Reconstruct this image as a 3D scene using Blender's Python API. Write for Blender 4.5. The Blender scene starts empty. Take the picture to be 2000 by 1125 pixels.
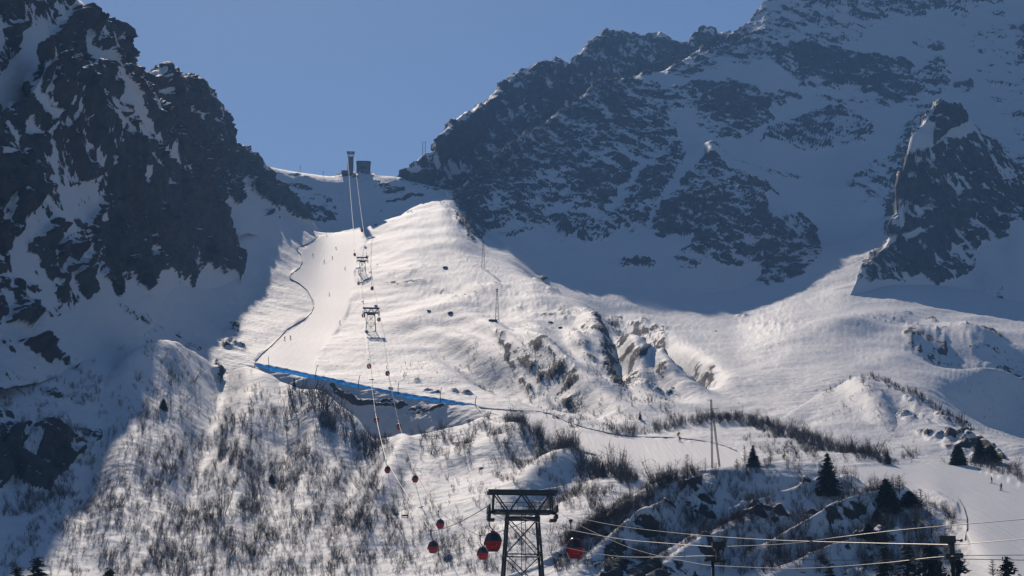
import bpy, bmesh, math, random
import numpy as np
from mathutils import Vector, Matrix
from mathutils.bvhtree import BVHTree
R = math.radians
random.seed(7)
rng = np.random.default_rng(11)
scn = bpy.context.scene
col = scn.collection

# ------------------------------------------------------------------ camera, sky, sun, exposure
FPX = 3700.0                     # focal length in photo pixels (2000 wide)
PITCH = R(14.5)
cam_d = bpy.data.cameras.new('camera')
cam = bpy.data.objects.new('camera', cam_d)
col.objects.link(cam)
cam_d.sensor_width = 36.0
cam_d.lens = 36.0 * FPX / 2000.0
cam_d.clip_start = 0.5
cam_d.clip_end = 60000
cam.location = (0, 0, 0)
cam.rotation_euler = (R(90) + PITCH, 0, 0)
scn.camera = cam

SUN_EL, SUN_AZ = R(33.0), R(-9.5)           # azimuth from +Y, negative = to the left
sun_dir = Vector((math.cos(SUN_EL) * math.sin(SUN_AZ), math.cos(SUN_EL) * math.cos(SUN_AZ), math.sin(SUN_EL)))
w = bpy.data.worlds.new('World')
scn.world = w
w.use_nodes = True
nt = w.node_tree
bg = nt.nodes['Background']
sky = nt.nodes.new('ShaderNodeTexSky')
sky.sky_type = 'NISHITA'
sky.sun_disc = False
sky.sun_elevation = SUN_EL
sky.sun_rotation = SUN_AZ
sky.altitude = 2500
sky.air_density = 1.0
sky.dust_density = .7
sky.ozone_density = 4.5
nt.links.new(sky.outputs[0], bg.inputs[0])
bg.inputs[1].default_value = 0.074
sun_l = bpy.data.lights.new('sun', 'SUN')
sun_l.energy = 5.0
sun_l.angle = R(0.45)
sun_l.color = (1.0, 0.87, 0.74)
sun_o = bpy.data.objects.new('sun', sun_l)
sun_o.rotation_euler = (-sun_dir).to_track_quat('-Z', 'Y').to_euler()
sun_o.location = (0, 300, 900)
col.objects.link(sun_o)
scn.view_settings.view_transform = 'Standard'
scn.view_settings.look = 'None'
scn.view_settings.exposure = -0.2
scn.view_settings.gamma = 1.0
scn.render.resolution_x, scn.render.resolution_y = 1024, 576
try:
    scn.cycles.volume_bounces = 1
    scn.cycles.max_bounces = 4
    scn.cycles.diffuse_bounces = 1
except Exception:
    pass

CP, SP = math.cos(PITCH), math.sin(PITCH)
def pts(px, py, Y):
    """surveyed point: direction as seen in the photo + its distance along the valley (m) -> world point"""
    px, py, Y = np.broadcast_arrays(np.asarray(px, float), np.asarray(py, float), np.asarray(Y, float))
    x = (px - 1000) / FPX
    y = (562.5 - py) / FPX
    d = np.stack([x, CP - y * SP, SP + y * CP], -1)
    return d * (Y / d[..., 1])[..., None]
def P(px, py, Y):
    return Vector(pts(px, py, Y).tolist())

# ------------------------------------------------------------------ numpy noise
_perm = rng.permutation(4096).astype(np.int64)
_grad = rng.normal(size=(4096, 3))
_grad /= np.linalg.norm(_grad, axis=1, keepdims=True)
def gn(p):
    """3-D gradient noise, about -1..1"""
    i = np.floor(p).astype(np.int64)
    f = p - i
    u = f * f * f * (f * (f * 6 - 15) + 10)
    out = 0
    for a in (0, 1):
        wa = u[:, 0] if a else 1 - u[:, 0]
        ha = _perm[(i[:, 0] + a) & 4095]
        for b in (0, 1):
            wb = wa * (u[:, 1] if b else 1 - u[:, 1])
            hb = _perm[(ha + i[:, 1] + b) & 4095]
            for c in (0, 1):
                wc = wb * (u[:, 2] if c else 1 - u[:, 2])
                g = _grad[_perm[(hb + i[:, 2] + c) & 4095]]
                out = out + wc * ((f[:, 0] - a) * g[:, 0] + (f[:, 1] - b) * g[:, 1] + (f[:, 2] - c) * g[:, 2])
    return out * 1.6
def fbm(p, wl, octv=5, gain=0.5, off=0.0):
    q = p / wl + off
    s, a = 0, 1.0
    for k in range(octv):
        s = s + a * gn(q)
        q = q * 2.03 + 17.3
        a *= gain
    return s
def ridged(p, wl, octv=5, gain=0.55, off=0.0):
    q = p / wl + off
    s, a, t = 0, 1.0, 0
    for k in range(octv):
        s = s + a * (1 - 2 * np.abs(gn(q)))
        t += a
        q = q * 2.07 + 31.7
        a *= gain
    return s / t

# ------------------------------------------------------------------ surface zones (where bare rock / packed snow lies)
# each: (density of bare rock, streak direction deg, outline)
ROCK = [
 # left mountain
 (.85, 58, [(60,120),(110,60),(150,15),(190,20),(235,80),(262,125),(270,150),(235,135),(200,122),(150,132),(100,160),(50,170),(60,140)]),
 (.33, 40, [(-400,-200),(150,-200),(150,10),(110,60),(70,50),(0,60),(-400,60)]),
 (.40, 40, [(0,60),(40,40),(30,110),(0,150)]),
 (1.0, 70, [(265,140),(295,145),(345,142),(395,160),(422,200),(440,230),(447,275),(480,292),(525,335),(520,350),(480,340),(465,352),(475,390),(466,400),(440,385),(425,400),(440,440),(400,400),(340,260),(300,170)]),
 (.68, 62, [(-400,230),(0,228),(60,190),(110,158),(150,135),(200,122),(240,132),(300,180),(340,250),(372,310),(432,430),(462,485),(470,556),(455,535),(430,545),(410,520),(395,510),(384,555),(365,560),(330,510),(305,508),(285,570),(260,545),(235,575),(215,550),(165,540),(178,583),(152,590),(145,615),(110,622),(85,605),(60,640),(30,630),(-400,640)]),
 (.9, 75, [(230,330),(330,300),(430,430),(462,485),(470,556),(455,535),(430,545),(410,520),(384,555),(330,510),(285,565),(260,545),(230,570),(200,500),(190,420)]),
 (-.6, 60, [(60,330),(110,370),(190,370),(210,390),(165,440),(130,430),(100,400)]),
 (-.5, 60, [(55,470),(90,445),(130,455),(140,475),(90,490),(50,500),(20,495)]),
 (-.42, 55, [(140,165),(170,170),(235,250),(290,330),(345,395),(330,400),(280,350),(225,290),(170,230)]),
 (-.42, 55, [(232,140),(262,165),(275,195),(320,270),(355,320),(330,320),(285,260),(240,200)]),
 # rocky rib left of the col
 (1.0, 50, [(525,335),(545,362),(575,385),(600,395),(625,405),(650,395),(668,410),(655,430),(632,437),(606,436),(580,425),(562,410),(545,402),(525,395),(505,380),(492,372),(485,355),(500,345)]),
 (.52, 20, [(545,330),(620,352),(690,378),(675,400),(640,400),(600,395),(560,370)]),
 (.75, 10, [(655,342),(700,322),(725,340),(760,362),(735,368),(700,352),(660,346)]),
 (.8, 8, [(745,360),(790,368),(792,378),(755,380),(738,372)]),
 (1.0, -8, [(752,394),(790,386),(830,380),(826,385),(790,393),(755,398)]),
 # right: back ridge
 (1.0, 75, [(775,352),(800,325),(850,298),(865,270),(885,238),(925,215),(960,195),(1000,150),(1060,128),(1095,118),(1112,130),(1140,98),(1165,70),(1185,60),(1240,65),(1290,70),(1345,90),(1360,62),(1440,68),(1460,70),(1440,100),(1300,145),(1180,165),(1070,235),(980,300),(930,345),(890,372),(840,375)]),
 (-.45, 20, [(795,330),(850,300),(890,310),(920,335),(880,345),(850,330),(810,340)]),
 # right: front face
 (.80, 35, [(885,375),(930,345),(980,300),(1070,238),(1180,165),(1240,158),(1300,190),(1310,240),(1340,330),(1310,370),(1290,420),(1270,455),(1235,470),(1215,450),(1180,475),(1145,478),(1130,455),(1100,478),(1085,470),(1050,440),(1020,452),(990,465),(960,452),(935,468),(905,440),(886,415)]),
 (.95, 70, [(1130,340),(1180,330),(1255,345),(1330,350),(1318,375),(1270,420),(1190,400),(1130,380)]),
 (.9, 60, [(888,380),(930,355),(950,380),(930,420),(945,460),(925,468),(895,430)]),
 (.74, 25, [(1300,150),(1380,120),(1440,85),(1470,60),(1500,110),(1560,120),(1640,130),(1700,150),(1760,170),(1840,110),(1855,160),(1840,190),(1770,195),(1730,205),(1700,190),(1650,185),(1640,195),(1560,190),(1510,150),(1420,150),(1340,170)]),
 (.95, 12, [(1540,110),(1600,105),(1680,120),(1780,130),(1790,190),(1740,205),(1700,188),(1640,190),(1560,165)]),
 (.70, 15, [(1290,185),(1400,180),(1500,205),(1560,205),(1555,215),(1520,230),(1500,225),(1510,260),(1480,280),(1440,300),(1400,300),(1350,250),(1300,235)]),
 (.95, 60, [(1335,190),(1400,180),(1470,200),(1508,215),(1505,245),(1460,270),(1420,262),(1360,240)]),
 (.56, 15, [(1450,60),(1500,0),(1560,-30),(1660,-30),(1760,-10),(1800,40),(1720,40),(1680,95),(1640,110),(1560,105),(1500,100)]),
 (.75, 15, [(1660,-60),(1960,-120),(2100,-60),(1960,0),(1910,15),(1880,25),(1830,20),(1790,40),(1740,20),(1690,5)]),
 (.85, 12, [(1485,300),(1500,278),(1540,265),(1600,240),(1640,230),(1680,240),(1715,258),(1700,275),(1680,290),(1640,302),(1600,300),(1560,310),(1520,300)]),
 (.6, 10, [(1780,80),(1840,85),(1855,100),(1820,105),(1785,95)]),
 (.5, 10, [(1860,165),(1900,160),(1905,180),(1880,188),(1860,180)]),
 (.36, 20, [(1860,30),(1960,20),(2040,60),(2040,330),(1980,300),(1940,200),(1900,120)]),
 (.42, 15, [(1560,205),(1700,205),(1840,195),(1850,215),(1700,222),(1600,222)]),
 (.6, 60, [(1985,70),(2010,20),(2040,40),(2010,110),(1985,130)]),
 # right: lower buttress
 (.78, 35, [(1372,350),(1400,335),(1440,350),(1480,380),(1520,405),(1522,425),(1500,420),(1500,450),(1540,470),(1580,450),(1605,490),(1590,520),(1560,540),(1500,560),(1480,545),(1440,555),(1400,548),(1380,530),(1360,545),(1320,540),(1318,525),(1350,515),(1360,500),(1330,492),(1300,495),(1270,470),(1290,440),(1320,400),(1350,370)]),
 (.97, 35, [(1290,440),(1330,395),(1380,380),(1440,400),(1490,430),(1490,450),(1540,475),(1560,455),(1590,460),(1605,490),(1590,515),(1545,545),(1500,560),(1480,545),(1440,555),(1400,548),(1375,520),(1340,480),(1300,493),(1280,475)]),
 (-.5, 35, [(1500,500),(1560,497),(1600,500),(1590,508),(1540,505),(1500,512),(1440,530),(1440,520)]),
 (.30, 20, [(1210,512),(1240,515),(1290,530),(1290,540),(1240,530),(1215,525)]),
 (.35, 20, [(1400,355),(1470,345),(1600,352),(1590,375),(1530,380),(1480,365)]),
 # pinnacle
 (.9, 65, [(1800,240),(1835,208),(1870,212),(1890,230),(1875,255),(1845,290),(1815,300),(1822,250)]),
 (.9, 60, [(1780,310),(1815,305),(1880,285),(1900,260),(1925,290),(1945,330),(1960,360),(2000,340),(2060,330),(2100,400),(2060,430),(1990,440),(1970,470),(1935,480),(1910,490),(1905,530),(1870,550),(1830,553),(1800,530),(1775,545),(1740,540),(1700,552),(1675,545),(1690,505),(1730,480),(1758,455),(1765,420),(1740,390),(1745,350)]),
 (.66, 60, [(1660,350),(1700,320),(1750,300),(1760,330),(1740,390),(1720,403),(1690,400),(1690,370),(1650,365)]),
 (.6, 60, [(1900,240),(1960,290),(2060,330),(2060,380),(1960,350)]),
 (-.5, 55, [(1840,370),(1880,360),(1900,380),(1880,395),(1850,385)]),
 (-.7, 30, [(1760,460),(1800,455),(1815,462),(1790,472),(1765,470)]),
 (1.0, 60, [(1725,455),(1735,330),(1765,262),(1795,215),(1812,222),(1800,250),(1783,290),(1778,330),(1774,400),(1772,462)]),
 (-1.2, 60, [(1768,308),(1785,285),(1803,258),(1824,248),(1820,285),(1810,306),(1790,312)]),
 (-.8, 60, [(1745,440),(1765,395),(1775,400),(1760,450)]),
 # hummock ribs
 (.42, 60, [(1040,545),(1075,550),(1095,575),(1080,580),(1050,560)]),
 (.95, -55, [(1165,645),(1180,640),(1188,665),(1180,680),(1215,745),(1225,755),(1200,745),(1180,715),(1170,690),(1160,665)]),
 (.56, -50, [(1120,660),(1165,640),(1225,665),(1300,720),(1320,760),(1290,755),(1240,760),(1190,745),(1140,700)]),
 (.52, -45, [(1000,690),(1060,690),(1110,720),(1140,740),(1135,775),(1100,770),(1040,720)]),
 (.85, -50, [(970,668),(985,680),(1050,745),(1045,748),(980,690)]),
 (.8, -50, [(1070,695),(1130,742),(1140,760),(1120,752),(1085,720)]),
 (.38, -50, [(1020,600),(1120,590),(1250,660),(1370,735),(1330,740),(1200,660),(1090,640),(1020,630)]),
 (.36, 20, [(740,520),(800,520),(900,560),(1060,560),(1080,600),(980,620),(880,590),(760,560)]),
 (.95, -60, [(1200,745),(1225,748),(1230,758),(1210,760)]),
 # ravine
 (.95, -50, [(1183,608),(1215,612),(1232,628),(1255,622),(1270,632),(1300,640),(1305,655),(1285,665),(1320,690),(1350,705),(1372,715),(1372,728),(1340,712),(1300,690),(1270,668),(1220,640)]),
 (.5, -50, [(1320,690),(1370,700),(1400,710),(1405,735),(1370,730)]),
 # right slopes
 (.62, 20, [(1775,650),(1830,640),(1860,660),(1850,685),(1800,690),(1760,680)]),
 (.5, 20, [(1860,640),(1940,650),(2000,700),(2100,740),(2100,800),(1980,760),(1900,700)]),
 (.40, 20, [(1440,600),(1540,610),(1560,650),(1500,660),(1440,640)]),
 (.40, 20, [(1640,620),(1780,620),(1780,650),(1680,650)]),
 (.30, 30, [(1900,560),(1960,560),(1960,590),(1900,590)]),
 # below the net
 (1.0, 12, [(640,760),(700,774),(790,790),(840,796),(880,797),(840,806),(790,808),(720,793),(655,774)]),
 (.45, 14, [(750,746),(800,748),(860,762),(930,772),(900,782),(850,778),(800,765)]),
 # talus specks
 (.40, 10, [(230,590),(300,620),(340,650),(420,690),(380,680),(300,640),(240,610)]),
 (.33, 10, [(440,640),(470,620),(480,690),(440,680),(425,700)]),
 (.9, 10, [(452,630),(466,630),(468,642),(454,642)]),
 (.85, 10, [(519,411),(531,411),(532,418),(520,419)]),
 (.8, 10, [(1050,541),(1070,541),(1070,547),(1052,547)]),
 # lower left outcrop
 (.95, 65, [(-400,800),(0,808),(40,812),(70,830),(90,850),(130,838),(190,832),(200,850),(170,880),(130,925),(95,960),(50,950),(30,935),(0,960),(-400,960)]),
 (-.55, 65, [(35,880),(60,860),(80,880),(65,905),(45,905)]),
 (.25, 20, [(-400,660),(60,660),(130,700),(180,760),(120,790),(0,780),(-400,780)]),
 (.85, -60, [(420,705),(430,720),(432,735),(415,715)]),
 # foreground knoll
 (.38, 40, [(1060,1080),(1180,1020),(1300,960),(1440,960),(1560,1000),(1500,1060),(1400,1125),(1300,1200),(1060,1200)]),
 (.95, 40, [(1180,1090),(1215,1075),(1260,1090),(1300,1125),(1300,1200),(1160,1200)]),
 (.9, 35, [(1230,1040),(1290,1030),(1280,1055),(1240,1060)]),
 (.9, 20, [(1330,955),(1370,952),(1370,960),(1335,962)]),
 (.3, 20, [(1560,940),(1700,960),(1800,1000),(1760,1125),(1560,1125)]),
 (.9, 5, [(1570,1004),(1600,1002),(1640,1006),(1600,1010),(1572,1009)]),
 # shaded ridge bottom right
 (.40, -35, [(1700,780),(1760,775),(1900,850),(1990,905),(1900,900),(1800,850)]),

 (-.8, 55, [(125,150),(150,158),(185,203),(225,255),(270,312),(262,320),(215,262),(175,215),(140,168)]),
 (-.8, 55, [(225,120),(232,122),(252,152),(276,184),(270,190),(245,160)]),
 (-.8, 55, [(158,156),(205,178),(250,225),(292,276),(290,284),(255,262),(225,230),(200,195),(165,168)]),
 (-.8, 55, [(282,225),(300,240),(305,268),(292,262)]),
 (-.7, 55, [(312,283),(345,300),(348,318),(325,312)]),
 (-.7, 40, [(37,262),(55,240),(72,225),(76,246),(85,256),(114,247),(112,256),(60,268)]),
 (-.7, 55, [(98,225),(122,242),(115,248),(100,240)]),
 (-.7, 55, [(120,158),(140,170),(145,185),(128,178)]),
 (-.7, 80, [(92,200),(100,170),(106,175),(98,205)]),
 (-.7, 55, [(184,246),(200,262),(196,268),(184,256)]),
 (-.9, 55, [(64,335),(90,345),(107,357),(142,407),(165,432),(142,440),(107,402),(78,367)]),
 (-.9, 10, [(150,358),(199,355),(190,382),(160,384)]),
 (-.8, 40, [(183,431),(203,408),(215,431),(195,441)]),
 (-.8, 40, [(75,396),(107,410),(96,432),(78,420)]),
 (-.8, 40, [(0,321),(32,335),(21,350),(0,345)]),
 (-.8, 40, [(0,432),(28,420),(21,450),(0,468)]),
 (-.8, 20, [(282,480),(304,486),(304,500),(286,499)]),
 (-.8, 80, [(240,534),(256,525),(266,556),(249,565)]),
 (-.7, 30, [(21,525),(50,525),(71,547),(107,568),(95,600),(84,598),(96,576),(60,560),(32,548)]),
 (-.7, 30, [(268,362),(293,373),(286,391),(268,387)]),
 (-.8, 60, [(168,45),(178,60),(182,90),(205,100),(232,112),(225,122),(200,118),(182,120),(172,95)]),
 (-.7, 20, [(112,35),(135,28),(132,42),(118,44)]),
 (-.7, 40, [(88,90),(105,98),(100,106),(88,100)]),
 (-.7, 20, [(300,172),(330,172),(325,184),(305,180)]),
 (-.8, 35, [(345,192),(375,210),(405,222),(395,236),(360,218)]),
 (-.8, 50, [(400,175),(420,192),(415,198),(402,186)]),
 (-.6, 40, [(410,225),(430,232),(428,240),(412,236)]),
 (-.7, 20, [(1180,420),(1250,330),(1262,336),(1200,425)]),
 (-.6, 30, [(1050,410),(1120,395),(1125,405),(1060,425)]),
 (-.7, 35, [(1390,350),(1440,352),(1500,400),(1470,400),(1420,380)]),
]
PISTE = [
 [(497,706),(520,680),(560,645),(600,618),(612,600),(608,580),(570,545),(566,535),(590,512),(585,490),(600,478),(625,459),(700,448),(715,447),(700,490),(690,560),(680,610),(660,640),(620,690),(616,712),(640,728),(600,740)],
 [(930,797),(990,802),(1060,815),(1120,842),(1220,855),(1330,862),(1400,870),(1450,880),(1460,925),(1250,910),(1100,870),(980,812)],
 [(1640,912),(1700,910),(1830,905),(1900,915),(2000,952),(2400,1000),(2400,1400),(1890,1400),(1890,1060),(1870,985),(1830,960),(1700,945)],
]
def inside(px, py, poly):
    c = np.zeros(px.shape, bool)
    n = len(poly)
    for i in range(n):
        x1, y1 = poly[i]
        x2, y2 = poly[(i + 1) % n]
        if y1 == y2: continue
        m = (py > min(y1, y2)) & (py <= max(y1, y2))
        c ^= m & (px < (x2 - x1) * (py - y1) / (y2 - y1) + x1)
    return c

# ------------------------------------------------------------------ terrain lofts
def pchip(K, V, t):
    """monotone cubic through rows V (n rows, m cols) at knots K, evaluated at t"""
    h = np.diff(K)[:, None]
    d = np.diff(V, axis=0) / h
    m = np.zeros_like(V)
    a, b = d[:-1], d[1:]
    w1, w2 = 2 * h[1:] + h[:-1], h[1:] + 2 * h[:-1]
    with np.errstate(all='ignore'):
        hm = (w1 + w2) / (w1 / a + w2 / b)
    m[1:-1] = np.where(a * b > 0, hm, 0)
    m[0], m[-1] = d[0], d[-1]
    i = np.clip(np.searchsorted(K, t) - 1, 0, len(K) - 2)
    hh = (K[i + 1] - K[i])[:, None]
    s = ((t - K[i])[:, None]) / hh
    return ((1 + 2 * s) * (1 - s) ** 2 * V[i] + s * (1 - s) ** 2 * hh * m[i] + s * s * (3 - 2 * s) * V[i + 1] + s * s * (s - 1) * hh * m[i + 1])
def smooth(a, k):
    if k < 2: return a
    ker = np.hanning(k + 2)[1:-1]
    ker /= ker.sum()
    return np.convolve(np.pad(a, k, mode='edge'), ker, mode='same')[k:-k]
SURF = []
def layer(name, x0, x1, rows, feats=(), snow_amp=1.0, rock_amp=1.0, step=2.0, rough=1.0, base_rock=0.0, label=None, strata=25, terr=1.0):
    """rows near->far; each row (smooth_px, [(px, py, Y), ...])"""
    xs = np.unique(np.concatenate([np.arange(x0, min(-60, x1), 5.0), np.arange(max(x0, -60), min(x1, 2060), step), np.arange(max(2060, x0), x1 + .1, 5.0)]))
    A, B = [], []
    for sm, r in rows:
        r = sorted(r)
        rx, ry, rY = map(np.array, zip(*r))
        a, b = np.interp(xs, rx, ry), np.interp(xs, rx, rY)
        A.append(smooth(a, int((sm if sm < 5 else max(sm, 90)) / step)))
        B.append(smooth(b, int((60 if sm < 5 else 150) / step)))
    A, B = np.array(A), np.array(B)
    n = len(rows)
    K = np.arange(n, dtype=float)
    ts = [0.0]
    for k in range(n - 1):
        vis = (xs > -60) & (xs < 2060)
        L = np.percentile(np.abs(A[k + 1] - A[k])[vis], 85) if vis.any() else 50
        m = int(max(3, min(400, L / step, 400)))
        ts += list(k + (np.arange(m) + 1) / m)
    ts = np.array(ts)
    py = pchip(K, A, ts)
    Y = pchip(K, B, ts)
    px = np.broadcast_to(xs, py.shape)
    p = pts(px, py, Y)
    nr, nc = py.shape
    p = p.reshape(-1, 3)
    fx, fy = px.ravel(), py.ravel()
    # rolling features: lift (m) with a gaussian footprint over the slope
    for (cx, cy, sx, sy, ang, dz) in feats:
        ca, sa = math.cos(R(ang)), math.sin(R(ang))
        dx, dy = fx - cx, fy - cy
        u = (dx * ca + dy * sa) / sx
        v = (-dx * sa + dy * ca) / sy
        p[:, 2] += dz * np.exp(-.5 * (u * u + v * v))
    g = p.reshape(nr, nc, 3)
    du = np.gradient(g, axis=1); dv = np.gradient(g, axis=0)
    nrm = np.cross(du, dv).reshape(-1, 3)
    nrm /= np.maximum(np.linalg.norm(nrm, axis=1, keepdims=True), 1e-9)
    # warped survey coordinates so that outlines are ragged
    dist = np.maximum(p[:, 1], 100)
    s = dist / FPX
    wx = fbm(p, 26, 4, .6, 5.1) * 9 * rough
    wy = fbm(p, 26, 4, .6, 55.1) * 9 * rough
    rock = np.full(fx.shape, base_rock)
    for dens, ang, poly in ROCK:
        q = np.array(poly)
        near = (fx > q[:, 0].min() - 30) & (fx < q[:, 0].max() + 30) & (fy > q[:, 1].min() - 30) & (fy < q[:, 1].max() + 30)
        if not near.any(): continue
        idx = np.nonzero(near)[0]
        small = 1.0 if (np.ptp(q[:, 0]) > 60 and np.ptp(q[:, 1]) > 30) else .35
        m = inside(fx[idx] + wx[idx] * small, fy[idx] + wy[idx] * small, poly)
        idx = idx[m]
        pp = p[idx]
        a = R(ang)
        # stretched pattern running along the streak direction in the plane of the face
        e1 = pp[:, 0] * math.cos(a) - pp[:, 2] * math.sin(a)
        e2 = pp[:, 0] * math.sin(a) + pp[:, 2] * math.cos(a)
        q3 = np.stack([e1 / 1.9, e2, pp[:, 1] * .5], -1)
        nz = fbm(q3, 15, 5, .74, 9.0)
        if dens > 0:
            val = dens * .80 + .05 + nz * .46
            if small == 1.0:
                st = 1 - np.abs(gn(np.stack([e1 / 5.5, e2, pp[:, 1] * .4], -1) / 9.0 + fbm(pp, 30, 2, .5, 3.0)[:, None] * .5))
                st2 = 1 - np.abs(gn(np.stack([e1 / 4.0, e2, pp[:, 1] * .4], -1) / 4.2 + 40.0))
                val = val - .42 * np.clip((st - .84) / .16, 0, 1) - .26 * np.clip((st2 - .80) / .20, 0, 1)
            rock[idx] = np.maximum(rock[idx], val)
        else:
            rock[idx] += dens * (1.0 + .5 * nz)
    piste = np.zeros(fx.shape)
    for poly in PISTE:
        piste = np.maximum(piste, inside(fx + wx * .12, fy + wy * .12, poly))
    pg = piste.reshape(nr, nc)
    for _ in range(2):
        pg = (pg + np.roll(pg, 1, 0) + np.roll(pg, -1, 0) + np.roll(pg, 1, 1) + np.roll(pg, -1, 1)) / 5
    piste = pg.ravel()
    rock = rock - .5 * piste
    rk = np.clip((rock - .35) / .3, 0, 1)
    rg = rk.reshape(nr, nc)
    for _ in range(3):
        rg = (rg + np.roll(rg, 1, 0) + np.roll(rg, -1, 0) + np.roll(rg, 1, 1) + np.roll(rg, -1, 1)) / 5
    rk = rg.ravel()
    # displacement
    sn = (fbm(p, 70, 3, .5) * 1.6 + fbm(p * np.array([1, .45, 1]), 22, 5, .62, 3.3) * .38 + fbm(p * np.array([.55, 1, 1.7]), 6, 3, .6, 6.1) * .22) * snow_amp * (1 - .93 * piste)
    q = p * np.array([1, 1, .55])
    rd = (ridged(q, 75, 6, .62, 2.0) - .25) * 11.0 + (ridged(p * np.array([1, 1, 1.6]), 14, 4, .65, 8.0)) * 2.4
    rd = rd + np.clip(fbm(p, 22, 3, .6, 4.4), -.2, 1) * 4.0
    sa_ = R(strata)
    hh = p[:, 0] * -math.sin(sa_) + p[:, 1] * .12 + p[:, 2] * math.cos(sa_)
    for lam, am, o_ in ((21., 5.5, 0.), (8.5, 2.6, 5.)):
        ss = hh / lam + fbm(p, lam * 2.6, 3, .6, 7.7 + o_) * .9
        rd = rd + terr * am * ((ss - np.floor(ss)) ** 1.6 - .4) * np.clip(.75 + fbm(p, lam * 3, 2, .5, o_ + 1.3), 0, 1.3)
    p = p + nrm * (sn * (1 - .5 * rk) + rd * rk * rock_amp)[:, None]
    me = bpy.data.meshes.new(name)
    me.vertices.add(nr * nc)
    me.vertices.foreach_set('co', p.astype(np.float32).ravel())
    i = (np.arange(nr - 1)[:, None] * nc + np.arange(nc - 1)[None]).ravel()
    f = np.stack([i, i + 1, i + nc + 1, i + nc], 1)
    nf = len(f)
    me.loops.add(nf * 4)
    me.loops.foreach_set('vertex_index', f.astype(np.int32).ravel())
    me.polygons.add(nf)
    me.polygons.foreach_set('loop_start', np.arange(nf, dtype=np.int32) * 4)
    me.polygons.foreach_set('loop_total', np.full(nf, 4, np.int32))
    me.polygons.foreach_set('use_smooth', np.ones(nf, bool))
    me.update(calc_edges=True)
    for nm, v in (('bare_rock', rock), ('packed', piste)):
        at = me.attributes.new(nm, 'FLOAT', 'POINT')
        at.data.foreach_set('value', v.astype(np.float32))
    o = bpy.data.objects.new(name, me)
    me.materials.append(MAT['terrain'])
    o['kind'] = 'structure'
    if label: o['label'] = label
    col.objects.link(o)
    SURF.append((o, p.reshape(nr, nc, 3), xs, py))
    return o

# ------------------------------------------------------------------ materials
MAT = {}
def new_mat(name, base=(.5, .5, .5), rough=.6, metal=0.0, noise=0.0, nscale=3.0):
    m = bpy.data.materials.new(name)
    m.use_nodes = True
    n = m.node_tree.nodes; l = m.node_tree.links
    b = n['Principled BSDF']
    b.inputs['Base Color'].default_value = (*base, 1)
    b.inputs['Roughness'].default_value = rough
    b.inputs['Metallic'].default_value = metal
    if noise:
        tc = n.new('ShaderNodeTexCoord')
        nz = n.new('ShaderNodeTexNoise'); nz.inputs['Scale'].default_value = nscale; nz.inputs['Detail'].default_value = 4
        l.new(tc.outputs['Object'], nz.inputs['Vector'])
        mx = n.new('ShaderNodeMix'); mx.data_type = 'RGBA'
        mx.inputs[6].default_value = (*[c * (1 - noise) for c in base], 1)
        mx.inputs[7].default_value = (*[min(1, c * (1 + noise)) for c in base], 1)
        l.new(nz.outputs[0], mx.inputs[0])
        l.new(mx.outputs[2], b.inputs['Base Color'])
    MAT[name] = m
    return m
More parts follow.
